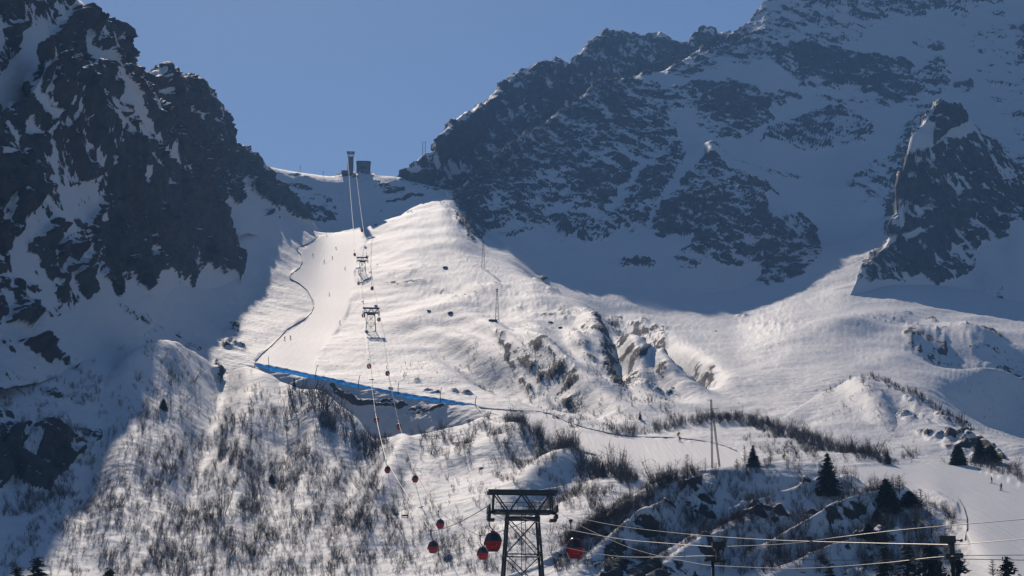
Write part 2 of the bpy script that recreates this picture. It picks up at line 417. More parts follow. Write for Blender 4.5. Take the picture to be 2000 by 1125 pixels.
def terrain_material():
    m = bpy.data.materials.new('snow_and_rock')
    m.use_nodes = True
    n = m.node_tree.nodes; l = m.node_tree.links
    b = n['Principled BSDF']
    def N(t, **kw):
        x = n.new(t)
        for k, v in kw.items():
            setattr(x, k, v)
        return x
    def math_(op, a, c=None, clamp=False):
        x = N('ShaderNodeMath', operation=op, use_clamp=clamp)
        for i, v in enumerate((a, c)):
            if v is None: continue
            if isinstance(v, (int, float)): x.inputs[i].default_value = v
            else: l.new(v, x.inputs[i])
        return x.outputs[0]
    def noise(scale, detail=5, rough=.6, vec=None):
        x = N('ShaderNodeTexNoise')
        x.inputs['Scale'].default_value = scale
        x.inputs['Detail'].default_value = detail
        x.inputs['Roughness'].default_value = rough
        l.new(vec or geo.outputs['Position'], x.inputs['Vector'])
        return x.outputs[0]
    geo = N('ShaderNodeNewGeometry')
    ar = N('ShaderNodeAttribute', attribute_name='bare_rock')
    ap = N('ShaderNodeAttribute', attribute_name='packed')
    sep = N('ShaderNodeSeparateXYZ')
    l.new(geo.outputs['Normal'], sep.inputs[0])
    # snow lies where the ground is flat, rock shows where it is steep
    n1 = noise(.35, 6, .68)
    n2 = noise(.11, 4, .6)
    v = math_('ADD', ar.outputs['Fac'], math_('ADD', math_('MULTIPLY', math_('SUBTRACT', n1, .5), 1.25), math_('MULTIPLY', math_('SUBTRACT', n2, .5), .35)))
    steep = math_('MULTIPLY', math_('SUBTRACT', .66, sep.outputs[2]), .85)
    steep = math_('MULTIPLY', steep, math_('ADD', math_('MULTIPLY', ar.outputs['Fac'], 2.0), .2, clamp=True))
    v = math_('ADD', v, steep)
    fac = math_('MULTIPLY', math_('SUBTRACT', v, .46), 14.0, clamp=True)
    # rock colour
    rr = N('ShaderNodeValToRGB')
    e = rr.color_ramp.elements
    e[0].position = .25; e[0].color = (.050, .052, .056, 1)
    e[1].position = .75; e[1].color = (.18, .176, .168, 1)
    k = e.new(.5); k.color = (.102, .101, .100, 1)
    l.new(noise(.12, 8, .7), rr.inputs[0])
    mxr = N('ShaderNodeMix', data_type='RGBA')
    mxr.inputs[7].default_value = (.115, .085, .076, 1)
    l.new(rr.outputs[0], mxr.inputs[6])
    l.new(math_('MULTIPLY', math_('SUBTRACT', noise(.02, 4, .6), .52), 3.5, clamp=True), mxr.inputs[0])
    sn = N('ShaderNodeMix', data_type='RGBA')
    sn.inputs[6].default_value = (.66, .67, .69, 1)
    sn.inputs[7].default_value = (.72, .72, .73, 1)
    l.new(noise(.05, 5), sn.inputs[0])
    mx = N('ShaderNodeMix', data_type='RGBA')
    l.new(fac, mx.inputs[0]); l.new(sn.outputs[2], mx.inputs[6]); l.new(mxr.outputs[2], mx.inputs[7])
    l.new(mx.outputs[2], b.inputs['Base Color'])
    rg = N('ShaderNodeMix', data_type='FLOAT')
    rg.inputs[2].default_value = .75; rg.inputs[3].default_value = .9
    l.new(fac, rg.inputs[0]); l.new(rg.outputs[0], b.inputs['Roughness'])
    b.inputs['Specular IOR Level'].default_value = .25
    # relief: wind ripples on open snow, cracks on rock
    mp = N('ShaderNodeMapping'); mp.inputs['Scale'].default_value = (1, .5, 1)
    l.new(geo.outputs['Position'], mp.inputs[0])
    hs = math_('MULTIPLY', noise(.45, 5, .62, mp.outputs[0]), math_('SUBTRACT', 1.0, math_('MULTIPLY', ap.outputs['Fac'], .9)))
    mp2 = N('ShaderNodeMapping'); mp2.inputs['Scale'].default_value = (1.1, .035, .035)
    l.new(geo.outputs['Position'], mp2.inputs[0])
    hs = math_('ADD', hs, math_('MULTIPLY', math_('MULTIPLY', noise(1.0, 3, .6, mp2.outputs[0]), ap.outputs['Fac']), .35))
    hr = noise(.7, 7, .72)
    hh = N('ShaderNodeMix', data_type='FLOAT')
    l.new(fac, hh.inputs[0])
    l.new(math_('MULTIPLY', hs, .42), hh.inputs[2])
    l.new(math_('ADD', math_('MULTIPLY', hr, 2.2), .35), hh.inputs[3])
    bp = N('ShaderNodeBump')
    bp.inputs['Distance'].default_value = 1.0
    bp.inputs['Strength'].default_value = 1.0
    l.new(hh.outputs[0], bp.inputs['Height'])
    l.new(bp.outputs[0], b.inputs['Normal'])
    MAT['terrain'] = m
terrain_material()

# ------------------------------------------------------------------ the land
SKY_R = [(740,345,1745),(775,352,1745),(800,325,1750),(830,300,1755),(850,296,1760),(862,270,1780),(872,250,1810),(886,238,1850),(905,222,1910),(925,215,1960),(960,193,2090),(985,170,2170),(1000,150,2230),(1020,143,2235),(1045,128,2240),(1060,126,2245),(1080,121,2255),(1096,117,2270),(1104,122,2280),(1110,150,2290),(1116,128,2300),(1138,98,2390),(1165,75,2470),(1185,60,2520),(1205,61,2540),(1230,68,2550),(1255,73,2555),(1272,74,2560),(1283,66,2560),(1290,61,2560),(1300,68,2560),(1306,79,2560),(1335,86,2570),(1348,88,2575),(1352,68,2575),(1375,62,2575),(1390,60,2575),(1395,72,2575),(1412,62,2570),(1425,68,2570),(1440,72,2570),(1475,75,2570),(1600,60,2600)]
layer('back_ridge', 720, 1620, [
  (20, [(720,440,1690),(880,420,1700),(960,330,1900),(1100,260,2150),(1300,200,2450),(1620,200,2480)]),
  (20, [(720,385,1720),(860,350,1735),(960,270,2000),(1100,190,2200),(1300,130,2500),(1620,140,2530)]),
  (1, SKY_R),
  (20, [(x, y + 60, Y + 150) for x, y, Y in SKY_R]),
  (20, [(x, y + 300, Y + 500) for x, y, Y in SKY_R]),
], rock_amp=.8, strata=60, label='hazy rock ridge behind the right face')

TOPW = [(480,330,1640),(525,325,1700),(545,330,1705),(575,336,1715),(620,342,1722),(655,346,1722),(675,343,1722),(700,340,1722),(725,343,1722),(770,345,1725),(830,362,1735),(900,380,1760),(1000,400,1800)]
layer('upper_bowl', 440, 1000, [
  (10, [(440,520,1500),(620,500,1500),(1000,520,1560)]),
  (10, [(440,440,1545),(620,462,1568),(700,452,1568),(885,400,1650),(1000,450,1660)]),
  (10, [(440,400,1590),(620,410,1630),(700,400,1632),(885,385,1690),(1000,430,1700)]),
  (2, TOPW),
  (10, [(x, y + 40, Y + 120) for x, y, Y in TOPW]),
  (10, [(x, y + 300, Y + 500) for x, y, Y in TOPW]),
], snow_amp=.5, rock_amp=.45)

SKY_L = [(-400,-260,650),(0,-200,740),(60,-120,790),(100,-60,810),(140,-8,840),(155,4,850),(172,20,858),(190,24,865),(203,45,872),(212,58,880),(232,72,890),(236,84,895),(256,92,900),(264,118,920),(272,134,940),(283,138,955),(290,150,965),(297,140,985),(310,138,1000),(318,146,1020),(332,142,1060),(355,143,1110),(370,148,1150),(392,156,1200),(405,166,1240),(415,185,1270),(425,200,1290),(438,225,1320),(443,240,1330),(444,268,1345),(452,274,1360),(478,287,1400),(500,306,1450),(512,312,1480),(524,326,1510),(530,345,1520),(545,366,1540),(560,385,1550),(580,400,1555),(640,470,1570),(700,520,1580)]
layer('left_mountain', -400, 700, [
  (10, [(-400,700,520),(0,700,580),(200,620,700),(300,560,850),(400,520,1040),(450,470,1150),(480,450,1240),(540,470,1380),(700,600,1450)]),
  (10, [(-400,400,560),(0,400,650),(150,300,780),(300,350,900),(400,420,1140),(440,400,1220),(470,398,1290),(500,385,1370),(530,400,1440),(580,440,1500),(700,560,1520)]),
  (10, [(-400,60,600),(0,100,700),(150,130,800),(230,140,860),(300,240,940),(400,300,1190),(440,330,1270),(470,345,1330),(500,350,1420),(530,385,1490),(580,425,1530),(700,540,1550)]),
  (1, SKY_L),
  (10, [(x, y + 60, Y + 60) for x, y, Y in SKY_L]),
  (10, [(x, y + 500, Y + 400) for x, y, Y in SKY_L]),
], rock_amp=.9, strata=-50)

CRAG_T = [(-400,260,600),(0,232,660),(40,205,680),(75,175,700),(100,158,715),(125,150,730),(150,140,745),(175,128,765),(205,121,785),(232,128,805),(262,150,840),(300,185,900),(335,240,960),(372,305,1030),(405,370,1090),(432,428,1130),(440,450,1140),(450,465,1145),(457,475,1148),(463,500,1150),(467,540,1150),(474,600,1150),(500,680,1150)]
layer('left_crag', -400, 500, [
  (10, [(-400,760,520),(0,760,545),(100,740,600),(200,700,660),(300,640,790),(400,640,950),(500,760,1080)]),
  (4, [(-400,650,560),(0,640,600),(100,620,640),(200,560,715),(300,520,850),(380,555,990),(430,550,1080),(470,575,1130),(500,700,1140)]),
  (10, [(-400,450,585),(0,440,635),(100,400,680),(200,360,755),(300,350,880),(380,440,1030),(430,490,1105),(467,560,1140),(500,690,1145)]),
  (1, CRAG_T),
  (10, [(x, y + 40, Y + 40) for x, y, Y in CRAG_T]),
  (10, [(x, y + 400, Y + 250) for x, y, Y in CRAG_T]),
], rock_amp=.9, strata=-55, feats=[(170, 240, 30, 120, -38, 14), (330, 400, 30, 120, -38, 10), (60, 420, 35, 100, -35, 14)])

RT = [(880,374,1690),(900,368,1700),(930,343,1725),(980,300,1790),(1030,262,1860),(1070,238,1920),(1110,215,1980),(1150,180,2050),(1180,163,2100),(1240,155,2160),(1300,148,2220),(1340,128,2280),(1400,98,2350),(1440,80,2400),(1456,62,2430),(1470,45,2450),(1480,30,2460),(1492,8,2480),(1500,-5,2490),(1560,-60,2560),(1700,-130,2750),(1900,-170,2900),(2100,-150,2900),(2500,-250,2800)]
layer('right_mountain', 870, 2500, [
  (10, [(870,560,1500),(1100,640,1380),(1440,700,1350),(1700,640,1420),(2500,700,1300)]),
  (10, [(870,440,1640),(935,470,1570),(1000,466,1560),(1180,485,1580),(1300,505,1600),(1440,575,1540),(1600,545,1620),(1700,470,1760),(2000,470,1750),(2500,500,1700)]),
  (10, [(870,400,1670),(1000,372,1700),(1180,340,1800),(1300,390,1780),(1440,440,1700),(1600,420,1840),(1700,350,1950),(2000,340,1980),(2500,340,1900)]),
  (10, [(870,385,1680),(1000,320,1790),(1180,250,1950),(1300,270,2000),(1440,300,1980),(1600,250,2200),(1700,220,2250),(2000,200,2300),(2500,200,2200)]),
  (1, RT),
  (10, [(x, y + 60, Y + 100) for x, y, Y in RT]),
  (10, [(x, y + 500, Y + 700) for x, y, Y in RT]),
], snow_amp=1.3, rock_amp=.8, strata=22, feats=[(1420, 450, 110, 80, 25, 30), (1388, 345, 26, 14, 30, 16), (1556, 462, 18, 9, 10, 9), (1450, 385, 60, 14, 35, 10), (1600, 270, 90, 35, -10, 14), (1560,130,160,60,0,20), (1400,240,100,50,0,16)])

PT = [(1600,660,1300),(1640,610,1330),(1660,578,1350),(1680,537,1375),(1692,520,1385),(1706,512,1395),(1730,478,1412),(1740,462,1420),(1752,440,1430),(1752,405,1440),(1766,372,1450),(1762,345,1455),(1778,305,1462),(1784,280,1468),(1800,248,1478),(1815,223,1490),(1830,205,1500),(1842,198,1505),(1852,206,1508),(1875,224,1512),(1900,244,1520),(1930,265,1525),(1960,300,1530),(2000,330,1535),(2060,350,1540),(2150,420,1530),(2500,600,1500)]
layer('pinnacle', 1600, 2500, [
  (10, [(1600,760,1290),(1680,680,1320),(1850,680,1340),(2000,620,1350),(2500,800,1250)]),
  (10, [(1600,690,1290),(1680,585,1358),(1760,572,1388),(1830,572,1396),(1900,555,1402),(1960,505,1415),(2000,465,1430),(2060,460,1440),(2500,700,1400)]),
  (10, [(1600,675,1295),(1680,560,1366),(1760,510,1405),(1830,430,1438),(1900,405,1466),(1960,400,1480),(2060,400,1490),(2500,650,1450)]),
  (1, PT),
  (10, [(x, y + 40, Y + 50) for x, y, Y in PT]),
  (10, [(x, y + 400, Y + 300) for x, y, Y in PT]),
], rock_amp=.6, terr=.6, strata=50, feats=[(1794, 296, 16, 18, 35, 15), (1850, 300, 20, 60, 8, 8), (1820, 420, 20, 60, 20, 8), (1890, 420, 20, 90, -20, 9), (1945, 380, 20, 80, -25, 8)])

# main slope: piste, hummock, bowl and moraine
layer('main_slope', -400, 2500, [
  (20, [(-400,900,480),(0,900,500),(200,860,560),(290,790,640),(420,790,760),(500,765,825),(620,810,785),(760,866,736),(850,866,708),(930,850,688),(990,845,630),(1200,920,555),(1450,975,500),(1640,975,455),(1800,1150,380),(2000,1320,290),(2500,1400,270)]),
  (6, [(-400,740,550),(0,740,575),(200,740,625),(290,740,670),(400,735,795),(470,716,838),(500,714,850),(620,741,812),(760,768,777),(930,796,722),(980,808,690),(1100,868,612),(1250,908,560),(1450,920,520),(1640,930,480),(1830,985,430),(1880,1060,370),(2000,1150,320),(2500,1200,300)]),
  (10, [(-400,680,590),(0,680,615),(200,660,690),(290,685,745),(400,700,832),(470,700,862),(540,705,870),(620,725,850),(700,738,830),(800,752,808),(930,772,770),(1000,790,720),(1100,840,650),(1250,870,600),(1450,880,560),(1640,905,505),(1830,925,480),(2000,975,430),(2500,1050,400)]),
  (30, [(-400,650,610),(0,650,635),(200,610,725),(300,640,790),(400,650,900),(470,660,935),(540,665,960),(620,670,960),(700,680,945),(800,700,900),(930,710,860),(1060,740,780),(1200,800,690),(1300,830,650),(1450,840,630),(1640,870,560),(1830,880,540),(2000,900,520),(2500,1000,460)]),
  (30, [(-400,630,625),(0,635,645),(200,575,745),(300,570,835),(400,600,970),(470,600,1070),(540,600,1110),(620,610,1110),(700,620,1090),(800,620,1080),(930,640,1010),(1060,640,960),(1200,710,830),(1300,760,760),(1375,775,735),(1450,785,720),(1640,800,660),(1830,830,600),(2000,860,560),(2500,960,500)]),
  (12, [(-400,600,650),(0,600,680),(200,540,770),(300,530,860),(400,560,1020),(470,500,1200),(540,500,1290),(620,530,1310),(700,530,1320),(800,500,1330),(900,500,1310),(1000,535,1240),(1030,543,1210),(1060,553,1180),(1130,590,1110),(1200,637,1010),(1240,660,960),(1300,692,880),(1375,735,800),(1450,752,800),(1550,755,790),(1640,760,740),(1830,790,700),(1900,815,760),(2000,865,880),(2500,950,700)]),
  (12, [(-400,560,690),(0,560,720),(200,500,800),(300,490,900),(400,500,1090),(440,450,1210),(470,405,1300),(500,402,1370),(540,412,1440),(580,432,1500),(622,458,1545),(660,454,1560),(700,447,1570),(760,425,1600),(820,400,1640),(885,372,1680),(905,420,1620),(940,465,1560),(1000,500,1420),(1060,570,1300),(1130,615,1210),(1200,668,1060),(1300,722,925),(1350,735,870),(1400,735,850),(1450,735,850),(1550,725,850),(1640,725,820),(1830,742,830),(1900,760,890),(2000,790,975),(2500,880,850)]),
  (20, [(-400,520,740),(0,500,790),(300,450,960),(440,400,1270),(470,385,1340),(500,395,1400),(540,430,1480),(622,490,1600),(700,480,1620),(885,410,1740),(940,440,1620),(1000,480,1500),(1060,560,1380),(1130,592,1340),(1200,640,1200),(1300,668,1120),(1375,690,1030),(1450,690,1030),(1550,660,1060),(1640,650,1080),(1750,642,1140),(1830,650,1150),(1900,655,1110),(2000,670,1075),(2500,760,950)]),
  (20, [(-400,500,800),(300,420,1020),(440,390,1310),(540,470,1560),(885,480,1800),(1000,470,1560),(1060,520,1500),(1130,560,1460),(1200,582,1440),(1300,612,1400),(1375,622,1370),(1450,630,1360),(1550,575,1450),(1640,565,1400),(1750,575,1330),(1830,585,1340),(2000,600,1340),(2500,680,1200)]),
  (20, [(-400,500,900),(300,420,1120),(540,540,1700),(885,560,1950),(1000,450,1620),(1200,480,1640),(1375,560,1580),(1450,560,1570),(1550,480,1720),(1650,480,1700),(1750,410,1840),(1830,420,1700),(2000,420,1750),(2500,560,1500)]),
  (20, [(-400,600,1100),(885,660,2100),(1000,520,1800),(1200,560,1800),(1450,600,1900),(1650,560,2000),(2500,650,1800)]),
], feats=[
  (690,600,60,18,0,1.2),(620,650,40,60,30,-1.5),(800,540,60,14,-10,2.5),(900,560,80,12,10,2.5),(850,610,90,14,-15,4),(960,650,60,14,25,5),
  (900,672,60,12,18,7),(960,720,80,16,24,-10),(1080,700,60,11,32,7),(1100,752,60,14,30,-9),(1010,690,50,8,30,4),(1010,760,60,12,10,-3),(860,745,60,10,5,3),
  (1165,655,16,34,-30,9),(1205,700,18,40,-30,-9),(1290,740,40,12,30,-7),(1245,690,16,36,-35,8),(1300,715,12,26,-35,5),(1130,680,10,26,-35,5),(1050,650,30,10,20,4),
  (1250,650,62,12,30,-18),(1345,705,44,11,34,-13),
  (1230,590,60,14,5,5),(1500,650,60,20,0,3),(1700,640,80,16,-10,5),(1810,668,50,13,5,9),(1830,690,50,12,5,-9),(1910,668,60,12,15,9),(1900,712,60,12,18,-9),(1950,750,60,14,20,9),(1930,800,60,14,25,-8),(1985,700,40,12,20,-8),(1770,700,50,12,0,5),(1640,640,70,14,-10,4)],
  snow_amp=1.0, rock_amp=.38, strata=-50, base_rock=.13)

HC = [(-400,790,545),(0,782,562),(100,775,590),(180,765,618),(230,722,645),(250,698,657),(272,682,670),(284,674,682),(300,671,695),(325,670,705),(345,673,715),(380,690,745),(405,704,770),(430,720,785),(450,722,790),(480,726,790),(520,742,770),(545,752,755),(575,750,745),(600,765,725),(650,790,700),(700,818,672),(740,846,655),(765,860,648),(800,866,640),(830,850,642),(870,838,645),(930,826,650),(975,815,655),(1010,830,635),(1060,862,602),(1150,898,560),(1250,925,515),(1400,980,470),(1500,1050,440)]
layer('lower_hill', -400, 1500, [
  (20, [(-400,1400,300),(0,1400,300),(500,1400,310),(1000,1400,310),(1500,1400,300)]),
  (20, [(-400,1125,400),(0,1125,405),(200,1125,415),(500,1125,425),(800,1125,425),(1000,1125,400),(1500,1125,380)]),
  (20, [(-400,1000,455),(0,1000,465),(200,1000,482),(400,1000,505),(600,1000,520),(800,1000,500),(1000,1000,460),(1250,1010,440),(1500,1090,410)]),
  (20, [(-400,900,500),(0,905,507),(200,900,540),(290,880,560),(400,880,600),(520,880,630),(650,880,625),(760,900,595),(850,900,580),(1000,900,560),(1150,940,500),(1250,970,470),(1500,1070,425)]),
  (20, [(-400,820,528),(0,820,540),(120,815,562),(200,800,592),(290,770,632),(400,780,690),(520,800,700),(600,810,680),(700,850,640),(760,875,625),(850,860,620),(1000,850,610),(1150,915,535),(1250,940,495),(1500,1060,432)]),
  (3, HC),
  (10, [(x, y + 22, Y + 22) for x, y, Y in HC]),
  (10, [(x, y + 120, Y + 60) for x, y, Y in HC]),
], feats=[(350,740,40,120,8,1.5),(430,760,18,90,10,-4),(500,800,25,90,10,3),(610,850,25,100,15,4),(560,900,18,90,10,-3),(700,900,18,100,20,-4),(760,930,18,90,25,4),(880,920,30,16,0,-4),(960,880,80,18,-20,4),(250,900,30,120,8,3),(180,930,20,80,8,-3),(1080,920,60,16,-25,6),(1060,960,70,16,-25,-5),(100,870,60,16,0,5),
  (380,900,20,110,8,-4),(460,950,20,100,8,3),(1000,850,60,10,20,2)],
  snow_amp=.85, rock_amp=.6, strata=-30, base_rock=.12)

RC = [(1480,845,625),(1540,810,660),(1580,782,695),(1610,762,715),(1640,750,722),(1670,740,722),(1700,737,718),(1730,742,705),(1780,766,675),(1850,808,650),(1900,840,632),(1950,872,612),(1990,905,590),(2050,940,570),(2500,1100,480)]
layer('right_rise', 1480, 2500, [
  (10, [(1480,960,500),(1640,960,500),(1900,960,490),(2000,990,470),(2500,1250,380)]),
  (10, [(1480,905,545),(1640,898,540),(1760,905,528),(1850,912,522),(1900,915,520),(2000,945,500),(2500,1180,420)]),
  (10, [(1480,885,570),(1560,855,600),(1640,830,625),(1700,840,600),(1780,860,592),(1850,880,575),(1900,890,562),(2000,925,530),(2500,1140,450)]),
  (3, RC),
  (10, [(x, y + 12, Y + 18) for x, y, Y in RC]),
  (10, [(x, y + 80, Y + 60) for x, y, Y in RC]),
], feats=[(1720,800,20,60,-40,4),(1780,830,14,50,-50,-4),(1850,850,16,40,-50,4)], snow_amp=.8, rock_amp=.5)

EC = [(980,1140,380),(1060,1105,392),(1120,1060,402),(1180,1015,412),(1240,968,425),(1300,938,432),(1360,918,437),(1440,908,440),(1500,899,445),(1600,897,450),(1640,916,447),(1700,949,440),(1770,968,432),(1825,986,421),(1855,1015,407),(1878,1050,390),(1895,1100,372),(1900,1180,350),(1960,1300,320)]
layer('foreground_knoll', 980, 1960, [
  (10, [(980,1500,290),(1960,1500,280)]),
  (10, [(980,1230,340),(1440,1230,352),(1960,1320,310)]),
  (20, [(980,1170,368),(1100,1125,378),(1440,1125,382),(1600,1125,372),(1700,1125,366),(1850,1125,355),(1960,1310,315)]),
  (20, [(980,1150,378),(1100,1100,392),(1250,1030,405),(1440,1000,417),(1600,1000,409),(1700,1020,402),(1800,1050,390),(1880,1090,378),(1960,1305,318)]),
  (3, EC),
  (10, [(x, y + 10, Y + 14) for x, y, Y in EC]),
  (10, [(x, y + 100, Y + 50) for x, y, Y in EC]),
], feats=[(1420,1040,120,10,-28,5),(1460,1015,120,10,-28,-3),(1600,1040,90,10,-20,4),(1560,960,80,9,-15,3),(1700,1000,70,9,-25,3),(1650,1080,90,9,-20,3.5),(1380,1090,90,10,-30,4),(1250,1040,80,10,-35,4),(1500,960,80,12,-10,-2)], snow_amp=1.0, rock_amp=.35)

# valley floor in front, under the camera and out to the horizon
def valley():
    xs = np.concatenate([np.linspace(-3500, -800, 8), np.linspace(-700, 700, 60), np.linspace(800, 3500, 8)])
    ys = np.concatenate([np.linspace(-2000, -300, 8), np.linspace(-200, 420, 60), np.linspace(450, 900, 12)])
    X, Yv = np.meshgrid(xs, ys)
    Z = -2.5 + np.clip(Yv - 60, 0, None) * .035
    p = np.stack([X, Yv, Z], -1).reshape(-1, 3)
    p[:, 2] += fbm(p, 90, 3) * .8 * np.clip(np.abs(p[:, 1]) / 60, 0, 1)
    nr, nc = X.shape
    i = (np.arange(nr - 1)[:, None] * nc + np.arange(nc - 1)[None]).ravel()
    f = np.stack([i, i + 1, i + nc + 1, i + nc], 1)
    me = bpy.data.meshes.new('ground')
    me.from_pydata(p.tolist(), [], f.tolist())
    me.shade_smooth()
    me.materials.append(new_mat('valley_floor', (.17, .17, .165), .9, noise=.6, nscale=.02))
    o = bpy.data.objects.new('ground', me)
    o['kind'] = 'structure'
    col.objects.link(o)
    SURF.append((o, p.reshape(nr, nc, 3), xs, None))
valley()
SURF_BY = {o.name: (g, xs, py) for o, g, xs, py in SURF}
def build_bvh(stride=3):
    V, F, base = [], [], 0
    for o, g, xs, py in SURF:
        st = stride if g.shape[0] * g.shape[1] > 20000 else 1
        r = np.unique(np.append(np.arange(0, g.shape[0], st), g.shape[0] - 1))
        c = np.unique(np.append(np.arange(0, g.shape[1], st), g.shape[1] - 1))
        q = g[np.ix_(r, c)]
        nr, nc = q.shape[:2]
        i = (np.arange(nr - 1)[:, None] * nc + np.arange(nc - 1)[None]).ravel() + base
        F += np.stack([i, i + 1, i + nc + 1, i + nc], 1).tolist()
        V += q.reshape(-1, 3).tolist()
        base += nr * nc
    return BVHTree.FromPolygons(V, F)
BVH = build_bvh()
def hit(px, py):
    """the spot of ground the photo shows at that place"""
    d = P(px, py, 100).normalized()
    h = BVH.ray_cast(Vector((0, 0, 0)) + d * 60, d)
    return h[0] if h[0] is not None else P(px, py, 2000)
def gz(x, y):
    h = BVH.ray_cast(Vector((x, y, 3000)), Vector((0, 0, -1)))
    return h[0].z if h[0] is not None else 0.0

# ------------------------------------------------------------------ object helpers
class MB:
    def __init__(s): s.v, s.f = [], []
    def add(s, V, F):
        b = len(s.v); s.v += [tuple(p) for p in V]; s.f += [tuple(i + b for i in f) for f in F]; return s
    def box(s, c, d, rot=None):
        x, y, z = d[0] / 2, d[1] / 2, d[2] / 2
        V = [Vector(q) for q in ((-x,-y,-z),(x,-y,-z),(x,y,-z),(-x,y,-z),(-x,-y,z),(x,-y,z),(x,y,z),(-x,y,z))]
        if rot is not None: V = [rot @ q for q in V]
        return s.add([q + Vector(c) for q in V], [(0,3,2,1),(4,5,6,7),(0,1,5,4),(1,2,6,5),(2,3,7,6),(3,0,4,7)])
    def tube(s, a, b, r, r2=None, n=6, cap=True):
        a, b = Vector(a), Vector(b); r2 = r if r2 is None else r2
        d = (b - a).normalized(); u = d.orthogonal().normalized(); w = d.cross(u)
        V = []
        for p, q in ((a, r), (b, r2)):
            for k in range(n):
                t = 2 * math.pi * k / n
                V.append(p + (u * math.cos(t) + w * math.sin(t)) * q)
        F = [(k, (k + 1) % n, n + (k + 1) % n, n + k) for k in range(n)]
        if cap: F += [tuple(range(n))[::-1], tuple(range(n, 2 * n))]
        return s.add(V, F)
    def path(s, pts_, r, n=6):
        pts_ = [Vector(p) for p in pts_]
        V, F = [], []
        u = None
        for i, p in enumerate(pts_):
            d = (pts_[min(i + 1, len(pts_) - 1)] - pts_[max(i - 1, 0)]).normalized()
            if u is None: u = d.orthogonal().normalized()
            u = (u - d * u.dot(d)).normalized(); w = d.cross(u)
            rr = r[i] if isinstance(r, (list, tuple)) else r
            for k in range(n):
                t = 2 * math.pi * k / n
                V.append(p + (u * math.cos(t) + w * math.sin(t)) * rr)
        for i in range(len(pts_) - 1):
            for k in range(n):
                F.append((i*n+k, i*n+(k+1)%n, (i+1)*n+(k+1)%n, (i+1)*n+k))
        F += [tuple(range(n))[::-1], tuple(range(len(V) - n, len(V)))]
        return s.add(V, F)
    def build(s, name, mat, parent=None, smooth=False):
        used = sorted({i for f in s.f for i in f}); mp = {j: i for i, j in enumerate(used)}
        me = bpy.data.meshes.new(name)
        me.from_pydata([s.v[j] for j in used], [], [tuple(mp[i] for i in f) for f in s.f])
        me.materials.append(MAT[mat] if isinstance(mat, str) else mat)
        if smooth: me.shade_smooth()
        o = bpy.data.objects.new(name, me)
        if parent: o.parent = parent
        col.objects.link(o)
        return o
def tag(o, label=None, cat=None, group=None, kind=None):
    for k, v in (('label', label), ('category', cat), ('group', group), ('kind', kind)):
        if v: o[k] = v
    return o
def thing(name, loc, rz=0, label=None, cat=None, group=None, sc=1.0):
    o = bpy.data.objects.new(name, None)
    o.location = loc; o.rotation_euler = (0, 0, rz); o.scale = (sc, sc, sc)
    o.empty_display_size = .5
    col.objects.link(o)
    return tag(o, label, cat, group)
def copy_tree(o, parent=None):
    c = o.copy(); col.objects.link(c)
    if parent: c.parent = parent
    for ch in o.children: copy_tree(ch, c)
    return c
new_mat('steel', (.055, .06, .055), .55, .3, .25, 2.0)
new_mat('steel_light', (.22, .23, .23), .45, .6, .2, 2.0)
new_mat('rope', (.20, .19, .18), .5, .5)
new_mat('red_paint', (.62, .012, .016), .35, 0, .12, 1.5)
new_mat('dark_trim', (.02, .02, .022), .4)
new_mat('tinted_glass', (.085, .085, .10), .15, 0)
new_mat('lettering', (.55, .42, .40), .5)
new_mat('concrete', (.20, .20, .19), .85, 0, .25, .4)
new_mat('dark_cladding', (.14, .15, .165), .6, 0, .25, .3)
new_mat('bark', (.085, .062, .045), .9, 0, .3, 6)
new_mat('twigs', (.085, .068, .058), .9, 0, .35, .4)
new_mat('needles', (.022, .036, .020), .8, 0, .5, 1.2)
new_mat('rust_needles', (.10, .060, .038), .85, 0, .35, 1.2)
new_mat('boulder_rock', (.075, .070, .064), .9, 0, .4, 1.5)
new_mat('yellow_padding', (.55, .38, .03), .6)
new_mat('dark_cloth', (.03, .033, .045), .8)
new_mat('dark_wood', (.06, .045, .035), .85, 0, .3, 3)
def net_material():
    m = bpy.data.materials.new('blue_netting'); m.use_nodes = True
    n, l = m.node_tree.nodes, m.node_tree.links
    b = n['Principled BSDF']; b.inputs['Base Color'].default_value = (.01, .40, 1, 1); b.inputs['Roughness'].default_value = .6
    t = n.new('ShaderNodeBsdfTranslucent'); t.inputs[0].default_value = (.02, .55, 1, 1)
    tr = n.new('ShaderNodeBsdfTransparent')
    mx = n.new('ShaderNodeMixShader'); mx.inputs[0].default_value = .7
    l.new(b.outputs[0], mx.inputs[1]); l.new(t.outputs[0], mx.inputs[2])
    tc = n.new('ShaderNodeTexCoord'); nz = n.new('ShaderNodeTexNoise'); nz.inputs['Scale'].default_value = .35; nz.inputs['Detail'].default_value = 6
    l.new(tc.outputs['Object'], nz.inputs[0])
    mt = n.new('ShaderNodeMath'); mt.operation = 'MULTIPLY'; mt.inputs[1].default_value = .30; l.new(nz.outputs[0], mt.inputs[0])
    m2 = n.new('ShaderNodeMixShader'); l.new(mt.outputs[0], m2.inputs[0]); l.new(mx.outputs[0], m2.inputs[1]); l.new(tr.outputs[0], m2.inputs[2])
    l.new(m2.outputs[0], n['Material Output'].inputs[0])
    MAT['net'] = m
net_material()

